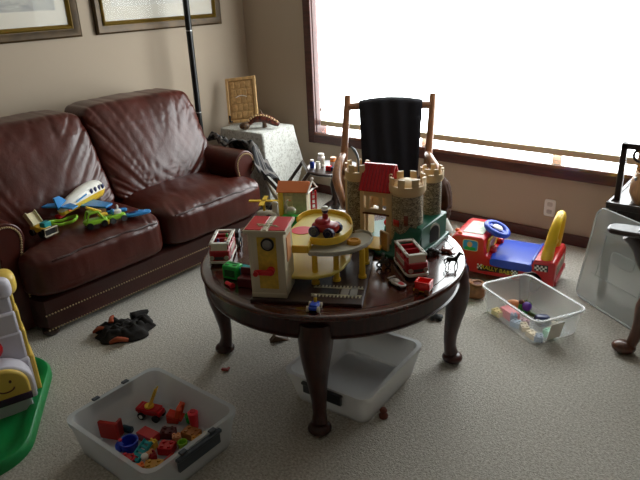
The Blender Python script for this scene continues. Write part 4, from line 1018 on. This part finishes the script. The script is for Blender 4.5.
b1 = tub('storage_bin', 'frosted square bin full of toy bricks in the near left foreground', (-1.785, 1.067, 0), math.radians(1), .535, .445, .168, .86, PLA)
for s in (-1, 1):
    P('latch', LATCH, [('box', (s*.27, 0, .122), (.012, .2, .05)), ('box', (s*.268, 0, .152), (.03, .21, .014)), ('box', (s*.268, -.07, .168), (.02, .03, .01)), ('box', (s*.268, .07, .168), (.02, .03, .01))], b1, bevel=.003)
b3 = tub('storage_bin', 'empty milky white bin under the coffee table behind the front leg', (-1.39, 1.87, 0), math.radians(4), .43, .52, .155, .83, PLB)
for s in (-1, 1): P('latch', DGREY, [('box', (0, s*.262, .112), (.19, .014, .04)), ('box', (0, s*.262, .138), (.2, .024, .012))], b3, bevel=.003)
b2 = tub('storage_bin', 'clear shallow bin of small toys in front of the red ride-on truck', (-.975, 2.848, 0), math.radians(-29.8), .47, .315, .155, .85, PLC, lip=.012)
P('rim_trim', M('bin_rim', '#f6f8f8', .3), [('tube', [(x, y, .152) for x, y in rrect(.468, .313, .05, 6)]+[(x, y, .152) for x, y in rrect(.468, .313, .05, 6)[:1]], .0045, {'n': 8})], b2)
P('paper_label', M('label_paper', '#e4e0d4', .6), [('box', (.2255, -.03, .075), (.002, .08, .10), (0, .24, 0))], b2)
for s in (-1, 1): P('handle', M('bin_handle', '#e4e6e6', .3, alpha=.6), [('box', (s*.237, 0, .147), (.014, .1, .012))], b2, bevel=.003)

# lid leaning by the right-hand table
t = thing('bin_lid', 'large clear bin lid propped against the dark table at right', 'lid', (-.67, 3.15, .006), 0, rot=(math.radians(-9), 0, math.radians(-33)))
def lid_ring(l, w, y, r): return [(x, y, .26+z) for x, z in rrect(l, w, r, 6)]
LID = M('lid_plastic', '#c3c9ca', .25, alpha=.45)
m = MB(); m.plate([lid_ring(.50, .52, .0, .05), lid_ring(.50, .52, .016, .05), lid_ring(.47, .49, .018, .045), lid_ring(.45, .47, .010, .04), lid_ring(.44, .46, .010, .04)]); m.build('panel', LID, t, sharp=35)
P('rim', M('lid_rim', '#cfd4d4', .25, alpha=.42), [('tube', [(x, .0, .26+z) for x, z in rrect(.50, .52, .05, 6)]+[(x, .0, .26+z) for x, z in rrect(.50, .52, .05, 6)[:1]], .006, {'n': 6, 'up': (0, 1, 0)})], t)
P('emboss', LID, [('box', (0, -.002, .16), (.36, .006, .012)), ('box', (0, -.002, .40), (.36, .006, .012)), ('box', (-.15, -.002, .28), (.012, .006, .25)), ('box', (.15, -.002, .28), (.012, .006, .25)), ('soft', (0, -.002, .3), (.16, .006, .07), {'k': 4, 'n': 6})], t)

# ================================================================== dark table with shelf and wooden bucket, armchair at right edge
t = thing('dark_end_table', 'dark wood end table with raised back rail at the right under the window', 'table', (-.50, 3.64, 0))
P('tabletop', WOOD_B, [('box', (0, 0, .535), (.60, .60, .03)), ('box', (0, -.29, .553), (.60, .02, .012)), ('box', (-.29, 0, .553), (.02, .60, .012))], t, bevel=.005)
P('apron', WOOD_B, [('box', (0, 0, .48), (.55, .55, .08))], t)
for x in (-1, 1):
    for y in (-1, 1): P('leg', WOOD_B, [('box', (x*.265, y*.265, .26), (.04, .04, .52), {'taper': 1})], t)
for y in (-.2, .26): P('post', WOOD_B, [('box', (-.27, y, .70), (.03, .03, .31))], t, bevel=.003)
P('upper_rail', WOOD_B, [('box', (-.0, .26, .845), (.57, .03, .03)), ('box', (-.27, .03, .845), (.03, .48, .03)), ('box', (0, -.2, .845), (.57, .03, .03))], t, bevel=.003)
m = MB()
for i in range(5): m.ring((-.19+i*.1, -.2, .80), .032, .007, 16, 6, (PI/2, 0, 0))
m.build('fretwork', WOOD_B, t)
t = thing('wooden_bucket', 'round light wood bucket with upright handle on the dark end table', 'bucket', (-.60, 3.48, .5505))
P('bowl', M('bucket_wood', '#b98a5c', .4, coat=.2, var=.2, vscale=14, stretch=(8, 8, 1)), [('lathe', [(0, 0), (.105, 0), (.125, .05), (.122, .11), (.108, .165), (.097, .165), (.108, .1), (.095, .02), (0, .02)], 36)], t)
P('handle', WOOD_L, [('box', (-.1, .02, .16), (.02, .03, .2)), ('box', (.1, .02, .16), (.02, .03, .2)), ('box', (0, .02, .262), (.24, .035, .022))], t, bevel=.004)
P('knob', STEEL, [('ell', (-.085, -.075, .135), .012, 10)], t)

WOOD_C = M('walnut_chair_wood', '#5a3420', .3, coat=.3, var=.25, vscale=9, stretch=(6, 6, 1))
a = thing('wooden_armchair', 'dark carved wooden armchair cut off by the right photo edge', 'chair', (-.30, 2.87, 0), math.radians(4))
# paddle arm comes out to the picture left
P('arm', WOOD_B, [('prism', [(x, y) for x, y in ((-.36, -.028), (-.345, -.05), (-.3, -.058), (-.1, -.055), (.12, -.05), (.12, .05), (-.1, .055), (-.3, .05), (-.345, .035), (-.36, .01))], .585, .61, Matrix.Translation((0, .02, 0)))], a, bevel=.008)
P('arm_support', WOOD_B, [('tube', [(-.26, .02, .587), (-.215, .02, .53), (-.19, .02, .46), (-.16, .02, .40)], [.045, .04, .035, .03], {'n': 12, 'smooth': 4})], a)
P('leg', WOOD_C, [('tube', [(-.13, .02, .34), (-.155, .01, .24), (-.165, .0, .14), (-.18, -.02, .06), (-.20, -.03, .03)], [.034, .04, .028, .025, .03], {'n': 12, 'smooth': 4}), ('ell', (-.21, -.03, .032), (.055, .045, .032), 16)], a)
P('leg', WOOD_R, [('tube', [(.2, .02, .34), (.2, .02, .02)], [.035, .022], {'n': 10}), ('ell', (.2, .02, .012), (.03, .03, .012), 10)], a)
P('leg', WOOD_R, [('tube', [(-.16, -.44, .34), (-.19, -.44, .2), (-.2, -.44, .02)], [.04, .03, .025], {'n': 10, 'smooth': 3})], a) if False else None
P('seat', WOOD_B, [('box', (.1, .05, .365), (.55, .22, .05))], a, bevel=.01)
P('seat_rail', WOOD_R, [('box', (.02, .0, .32), (.38, .04, .06))], a, bevel=.006)

# ================================================================== dark costume on the carpet
BC = M('black_costume', '#17120f', .95, bump=.3, bscale=120, bdist=.004)
cl = thing('crumpled_costume', 'crumpled black cloth with orange patches on carpet in front of sofa', 'cloth', (-2.665, 1.495, 0), math.radians(62))
m = MB()
def clothf(cx_, cy_, rx_, ry_, hgt, seed):
    def f_(u, v):
        a = u*2*PI; r = v
        rr = 1+.22*nz((math.cos(a), math.sin(a), seed), 1.6)+.1*math.sin(5*a+seed)
        x = cx_+rx_*rr*r*math.cos(a); y = cy_+ry_*rr*r*math.sin(a)
        z = .004+hgt*(1-r**2.2)*(.65+.8*abs(nz((x, y, seed), 22)))+(.010*nz((x, y, seed), 55) if r < .9 else 0)
        return (x, y, max(.004, z))
    return f_
m.grid(48, 16, clothf(.02, .0, .15, .095, .075, 1)); m.grid(40, 14, clothf(.10, .04, .09, .06, .07, 4)); m.grid(40, 14, clothf(-.02, .075, .11, .06, .07, 7))
m.tube([(.08, .12, .03), (.14, .14, .03), (.17, .145, .04)], [.03, .022, .006], n=8, smooth=3)
m.build('fabric', BC, cl, solid=.004, sharp=180)
OC = M('orange_felt', '#8a3c1c', .9)
P('orange_patch', OC, [('tube', [(-.13, .05, .03), (-.1, .04, .05), (-.07, .025, .05)], [.012, .018, .008], {'smooth': 3, 'flat': .6})], cl)
P('orange_patch', OC, [('tube', [(-.035, .03, .075), (-.03, .06, .085), (-.02, .11, .07)], [.015, .012, .01], {'smooth': 3, 'flat': .6})], cl)
P('orange_patch', OC, [('tube', [(-.06, -.085, .02), (-.02, -.095, .035), (.03, -.10, .02)], [.01, .018, .012], {'smooth': 3, 'flat': .8})], cl)

# scraps on the carpet
t = thing('red_scrap', 'tiny red plastic scrap on the open carpet left of the front table leg', 'toy scrap', (-1.965, 1.60, 0), .4)
P('scrap', M('scrap_red', '#8c2c20', .5), [('box', (0, 0, .006), (.035, .014, .010)), ('box', (.012, .008, .006), (.012, .024, .008))], t, bevel=.002)
t = thing('brown_toy_bobbin', 'small brown wooden bobbin on the carpet beside the bin under the table', 'toy piece', (-1.165, 1.755, 0), .3)
P('knob', M('knob_brown', '#6b3424', .5), [('lathe', [(0, 0), (.018, 0), (.02, .012), (.012, .024), (.017, .036), (.01, .046), (0, .048)], 16)], t)
t = toy_car('dark_floor_car', 'tiny dark toy car on the carpet behind the bin under the table', (-1.385, 2.60, 0), .4, DGREY, BLACK, .07, .04, .03, .011)
t = thing('brown_leaf_piece', 'brown wedge toy on the carpet under the table behind the bin', 'toy piece', (-1.94, 1.955, 0), .9)
P('wedge', M('wedge_brown', '#5c4630', .6), [('prism', [(-.05, 0), (.05, 0), (-.02, .035)], -.02, .02, Matrix(((1, 0, 0, 0), (0, 0, 1, 0), (0, 1, 0, 0), (0, 0, 0, 1))))], t, bevel=.003)

# ================================================================== playhouse toy at the left edge
p = thing('toy_farm_playset', 'white and yellow toy playset on a green base at the left photo edge', 'toy playset', (-2.57, .72, 0), math.radians(72))
PW = M('playset_white', '#cfcbd6', .45); PY = M('playset_yellow', '#e0be55', .4); PG = M('playset_green', '#0f8a45', .4)
YZ = Matrix(((1, 0, 0, 0), (0, 0, 1, 0), (0, 1, 0, 0), (0, 0, 0, 1)))
bm2 = MB(); bm2.X = Matrix.Translation((.0, .0, 0)) @ Matrix.Rotation(math.radians(-109), 4, 'Z')
def RR(d, z): return [(x, y, z) for x, y in rrect(.86-2*d, .52-2*d, .2-d, 8)]
bm2.plate([RR(0, 0), RR(0, .03), RR(.012, .045), RR(.045, .045), RR(.06, .028), RR(.11, .024)])
bm2.build('green_base', PG, p, sharp=50)
X0 = .265
A0 = .115
P('wall_panel', PW, [('box', (X0-.14, .06, .12), (.24, .12, .20)), ('box', (X0-.135, .06, .28), (.22, .10, .14)), ('box', (X0-.13, .06, .39), (.2, .09, .11)), ('box', (X0-.125, .06, .48), (.18, .07, .08))], p, bevel=.012)
P('yellow_edge', PY, [('box', (X0-.012, .07, .12), (.024, .12, .20)), ('box', (X0-.02, .07, .28), (.022, .10, .14)), ('box', (X0-.026, .07, .39), (.022, .09, .11)), ('box', (X0-.032, .07, .48), (.022, .07, .08))], p, bevel=.008)
tk = P('top_knob', PY, [('soft', (X0-.06, .07, .565), (.13, .12, .11), {'k': 3, 'n': 10})], p)
P('knob_face', PW, [('soft', (X0-.075, .02, .565), (.11, .09, .095), {'k': 3, 'n': 10})], tk)
P('red_heart', RED, [('ell', (X0-.16, .005, .30), (.05, .012, .05), 16)], p)
ah = P('arch_door', PY, [('prism', [(-.10, .0), (.10, .0)]+[(.10*math.cos(PI*i/12), .075+.09*math.sin(PI*i/12)) for i in range(13)], -.11, -.02, Matrix.Translation((A0, 0, .085)) @ YZ)], p, bevel=.010)
P('arch_frame', PW, [('prism', [(-.122, 0), (.122, 0)]+[(.122*math.cos(PI*i/12), .075+.112*math.sin(PI*i/12)) for i in range(13)], -.09, .01, Matrix.Translation((A0, 0, .07)) @ YZ)], p, bevel=.010)
P('lower_wall', PW, [('box', (A0, -.05, .055), (.19, .09, .07))], p, bevel=.006)
P('arch_smile', BROWN, [('tube', [(A0+.01-.03*math.cos(PI*i/8), -.112, .165-.016*math.sin(PI*i/8)) for i in range(9)], .003, {'n': 6}), ('ell', (A0-.02, -.111, .195), (.006, .003, .008), 8), ('ell', (A0+.03, -.111, .195), (.006, .003, .008), 8)], ah)
P('purple_band', M('dark_purple', '#3b1c3e', .4), [('box', (A0, -.112, .105), (.2, .010, .03))], ah)

# ================================================================== toys in the front-left bin
BZ = .007
def inbin(name, label, x, y, rz, cat='toy piece', z=BZ, rot=None): return thing(name, label, cat, (x, y, z), rz, rot=rot)
t = inbin('toy_ladder_truck', 'red toy fire truck with raised yellow ladder in the frosted bin', -1.955, 1.17, math.radians(20), 'toy truck')
P('body', RED, [('box', (0, 0, .035), (.11, .045, .022)), ('box', (.0, 0, .05), (.09, .05, .010)), ('box', (-.05, 0, .045), (.02, .055, .018))], t, bevel=.004)
P('ladder', YELLOW, [('box', (.02, -.009, .105), (.006, .006, .12), (0, .45, 0)), ('box', (.02, .009, .105), (.006, .006, .12), (0, .45, 0))]+[('box', (-.004+.009*i, 0, .055+i*.0185), (.005, .02, .005)) for i in range(6)], t)
P('turntable', YELLOW, [('cyl', (-.005, 0, .052), (-.005, 0, .062), .02)], t)
for x in (-.035, .035):
    for y in (-1, 1): P('wheel', BLACK, [('cyl', (x, y*.018, .017), (x, y*.03, .017), .017)], t)
P('hub', WHITE, [('cyl', (-.035, -.0305, .017), (-.035, -.032, .017), .009)], t)
t = inbin('red_toy_wall', 'flat red toy wall panel standing at the left end of the bin', -1.985, .985, math.radians(25))
P('panel', M('brick_red', '#b3261d', .4), [('box', (0, 0, .04), (.085, .016, .08))], t, bevel=.003); P('side', M('brick_red_side', '#8f1c16', .4), [('box', (.036, .02, .04), (.012, .035, .075))], t, bevel=.002)
t = inbin('dark_teal_cylinder', 'dark teal toy cylinder beside the red wall panel in the bin', -1.96, 1.05, .3)
P('cylinder', M('deep_teal', '#123a46', .4), [('cyl', (-.02, 0, .015), (.02, 0, .015), .015), ('cyl', (.02, 0, .015), (.026, 0, .015), .010)], t)
t = inbin('blue_toy_tub', 'blue round toy tub at the front of the frosted bin', -1.855, .99, 0)
P('tub', M('royal_blue', '#1a34b0', .35), [('lathe', [(0, 0), (.03, 0), (.038, .05), (.032, .05), (.026, .01), (0, .01)], 22), ('ell', (-.02, -.03, .03), (.022, .018, .022), 10)], t); P('dot', PINKRED, [('ell', (-.026, -.02, .052), .008, 8)], t)
t = inbin('teal_toy_ladder', 'teal toy staircase leaning in the front of the bin', -1.775, .975, math.radians(100))
P('rails', TEAL, [('box', (0, -.018, .03), (.13, .006, .014), (0, -.35, 0)), ('box', (0, .018, .03), (.13, .006, .014), (0, -.35, 0))], t)
P('steps', TEAL, [('box', (-.052+.0175*i, 0, .03+.0175*math.tan(.35)*(i-3)), (.012, .036, .006), (0, -.35, 0)) for i in range(7)], t)
def brick(label, x, y, rz, mat, d, z=BZ, rot=None, studs=True):
    t = inbin('toy_brick', label, x, y, rz, 'toy brick', z, rot)
    P('block', mat, [('box', (0, 0, d[2]/2), d)], t, bevel=.002)
    if studs: P('studs', mat, [('cyl', (sx_*d[0]*.25, sy_*d[1]*.25, d[2]-.001), (sx_*d[0]*.25, sy_*d[1]*.25, d[2]+.006), min(d[0], d[1])*.16, {'n': 10}) for sx_ in (-1, 1) for sy_ in (-1, 1)], t)
brick('wide red roof brick behind the teal staircase', -1.85, 1.075, .1, RED, (.085, .05, .035), studs=False)
brick('small yellow brick at the middle of the frosted bin', -1.795, 1.055, .3, YELLOW, (.03, .03, .03))
brick('dark maroon brick behind the red roof brick', -1.80, 1.135, .6, M('maroon_brick', '#5a1216', .4), (.06, .045, .03))
brick('red brick right of the white toy head', -1.73, 1.075, .5, RED, (.06, .05, .035))
brick('small crimson brick beside the white toy head', -1.745, 1.015, -.3, REDD, (.03, .03, .025))
brick('golden brick in the front corner of the bin', -1.695, .985, .7, M('gold_brick', '#c89030', .4), (.07, .045, .025))
brick('dark brick by the bin right latch', -1.635, 1.10, .8, M('umber_brick', '#4a1a1a', .4), (.06, .03, .025))
brick('yellow brick by the bin right wall', -1.635, 1.21, .4, YELLOW, (.06, .04, .035))
brick('tan cluster brick in front of the coral cone', -1.72, 1.19, .2, M('tan_brick', '#b5743c', .4), (.07, .05, .03))
brick('amber brick behind the yellow one by the right wall', -1.665, 1.175, 1, M('amber_brick', '#d08a28', .4), (.045, .04, .03))
t = inbin('lime_toy_cup', 'small lime toy cup in the middle of the bin', -1.695, 1.125, 0); P('cup', LIME, [('lathe', [(0, 0), (.016, 0), (.02, .03), (.016, .03), (.013, .005), (0, .005)], 16)], t); P('rim', LIME, [('ring', (0, 0, .03), .018, .0025)], t)
t = inbin('green_toy_cup', 'dark green toy cup between the orange chair and coral cone', -1.80, 1.25, 0); P('cup', GREEN, [('lathe', [(0, 0), (.018, 0), (.02, .03), (0, .03)], 14)], t); P('rim', GREEN, [('ring', (0, 0, .03), .019, .003)], t)
peg('white_toy_head', 'white headed peg figure lying in the front of the bin', (-1.765, 1.03, .02), PEACH, WHITE, sc=1.25, rot=(1.2, 0, .4), face=False)
t = inbin('orange_toy_chair', 'orange red toy slide chair at the back of the frosted bin', -1.85, 1.215, math.radians(30))
P('seat', M('vermilion', '#d83a1e', .35), [('box', (0, 0, .03), (.07, .045, .012), (0, .3, 0)), ('box', (-.01, 0, .015), (.05, .04, .03))], t, bevel=.003)
P('backrest', M('vermilion2', '#e2542a', .35), [('cyl', (.015, -.018, .035), (.03, -.018, .08), .012), ('cyl', (.015, .018, .035), (.03, .018, .08), .012), ('box', (.024, 0, .075), (.016, .05, .02), (0, .3, 0))], t, bevel=.003)
t = inbin('coral_toy_cone', 'bright coral red toy cone against the back wall of the bin', -1.755, 1.235, 0)
P('cone', PINKRED, [('lathe', [(0, 0), (.016, 0), (.022, .075), (.014, .08), (0, .08)], 18)], t); P('cap', M('coral_dark', '#d0303c', .4), [('cyl', (0, 0, .08), (0, 0, .085), .012)], t)
peg('yellow_toy_figure', 'yellow peg figure near the bin right corner', (-1.60, 1.165, BZ), YELLOW, PEACH, sc=1.2)

brick('scarlet brick lying against the front wall of the frosted bin', -1.80, .945, .5, RED, (.06, .04, .03))
brick('orange brick near the teal staircase foot', -1.725, .945, -.4, ORANGE, (.04, .035, .025))
brick('brick red tile beside the lime toy cup', -1.66, 1.05, .2, M('brick_red', '#b3261d', .4), (.06, .05, .02), studs=False)
brick('pale peach brick between yellow brick and maroon brick', -1.745, 1.135, .9, PEACH, (.035, .03, .03))
# ================================================================== toys in the clear bin
brick('coral flat brick against the front wall of the clear bin', -1.07, 2.82, -.5, PINKRED, (.10, .05, .05), studs=False)
brick('cream brick near the front corner of the clear bin', -.90, 2.70, -.5, CREAM, (.06, .04, .03))
brick('cream brick half way along the clear bin front wall', -.965, 2.755, -.9, CREAM, (.065, .04, .025))
brick('pale blue brick between the cream bricks in the clear bin', -1.01, 2.76, -.2, M('pale_blue', '#9fb6cc', .4), (.05, .04, .03))
brick('steel blue brick beside the pale blue one in the clear bin', -1.035, 2.735+.05, .5, M('steel_blue', '#4a6a94', .4), (.035, .03, .05))
brick('yellow brick at the left end of the clear bin', -1.135, 2.815, -.4, YELLOW_P, (.06, .04, .03))
brick('mustard brick beside the left end wall of the clear bin', -1.10, 2.87, .3, M('mustard_brick', '#c9a448', .4), (.05, .035, .03))
brick('mint green brick by the paper label of the clear bin', -.835, 2.75, -.4, M('mint', '#6fc49a', .4), (.05, .04, .04))
brick('rose brick low in the middle of the clear bin', -.985, 2.81, .2, M('rose_brick', '#b06a78', .4), (.05, .035, .025))
brick('beige brick lying behind the navy toy car in the clear bin', -.86, 2.87, .4, M('beige_brick', '#c8b28a', .4), (.05, .04, .025))
brick('slate blue brick under the paper label corner of the clear bin', -.865, 2.69, .3, M('slate_brick', '#6a7f9a', .4), (.04, .04, .03))
brick('olive brick at the back wall of the clear bin', -1.045, 2.99, -.5, M('olive', '#4a6a34', .4), (.05, .03, .03))
t = inbin('purple_toy_ball', 'purple toy ball in the middle of the clear bin', -1.02, 2.925, 0); P('ball', PURPLE, [('ell', (0, 0, .038), .026, 16)], t); P('base', GREEN, [('cyl', (0, 0, 0), (0, 0, .014), .02)], t)
t = inbin('navy_toy_wheels', 'dark navy toy car upside down in the clear bin', -.905, 2.845, .5, 'toy car'); P('body', NAVY, [('soft', (0, 0, .04), (.07, .045, .035), {'k': 3.5, 'n': 8})], t)
for x in (-.022, .022):
    for y in (-1, 1): P('wheel', BLACK, [('cyl', (x, y*.018, .03), (x, y*.03, .03), .018)], t)
P('roof', NAVY, [('box', (0, 0, .012), (.04, .04, .022))], t)
t = inbin('green_toy_stick', 'long green toy fence piece behind the purple ball', -.955, 2.90, -.2); P('bar', M('olive', '#4a6a34', .4), [('box', (0, 0, .012), (.10, .014, .02))], t, bevel=.002); P('knob', LIME, [('ell', (.05, 0, .014), .012, 8)], t)
t = inbin('peach_toy_animal', 'peach toy animal lying at the back of the clear bin', -1.10, 2.945, .4, 'toy animal'); P('body', PEACH, [('ell', (0, 0, .024), (.04, .022, .022), 12), ('ell', (.04, 0, .035), (.016, .014, .014), 10), ('tube', [(-.02, -.018, .012), (-.03, -.03, .006)], .007), ('tube', [(.02, -.018, .012), (.02, -.03, .006)], .007)], t); P('tail', BROWN, [('tube', [(-.038, 0, .026), (-.055, 0, .036)], [.004, .002])], t)
peg('dark_toy_figure', 'brown and green peg figure beside the purple ball', (-1.055, 2.93, BZ), GREEN, BROWN, sc=1.2)

# ================================================================== light, world, camera
w = bpy.data.worlds.new('daylight'); S.world = w; w.use_nodes = True
bg = w.node_tree.nodes['Background']; bg.inputs[0].default_value = (.95, .98, 1, 1); bg.inputs[1].default_value = 14
cam = bpy.data.cameras.new('camera'); co = bpy.data.objects.new('camera', cam); COL.objects.link(co)
cam.sensor_fit = 'HORIZONTAL'; cam.sensor_width = 36; cam.lens = 614.07/640*36; cam.clip_start = .02
pt, ro_, yw = .38854836, -.04420625, -.6967101
fw = Vector((math.sin(yw)*math.cos(pt), math.cos(yw)*math.cos(pt), -math.sin(pt))); rt_ = Vector((math.cos(yw), -math.sin(yw), 0)); upv = rt_.cross(fw)
r2 = rt_*math.cos(ro_)+upv*math.sin(ro_); u2 = -rt_*math.sin(ro_)+upv*math.cos(ro_)
MX = Matrix((r2, u2, -fw)).transposed().to_4x4(); MX.translation = (0, 0, 1.67); co.matrix_world = MX
S.camera = co
S.view_settings.view_transform = 'Standard'; S.view_settings.look = 'None'; S.view_settings.gamma = 1; S.view_settings.use_curve_mapping = False
S.view_settings.exposure = 0.0
cy_ = S.cycles; cy_.max_bounces = 10; cy_.diffuse_bounces = 6; cy_.transparent_max_bounces = 24; cy_.use_denoising = True
cy_.caustics_reflective = False; cy_.caustics_refractive = False; cy_.sample_clamp_indirect = 12
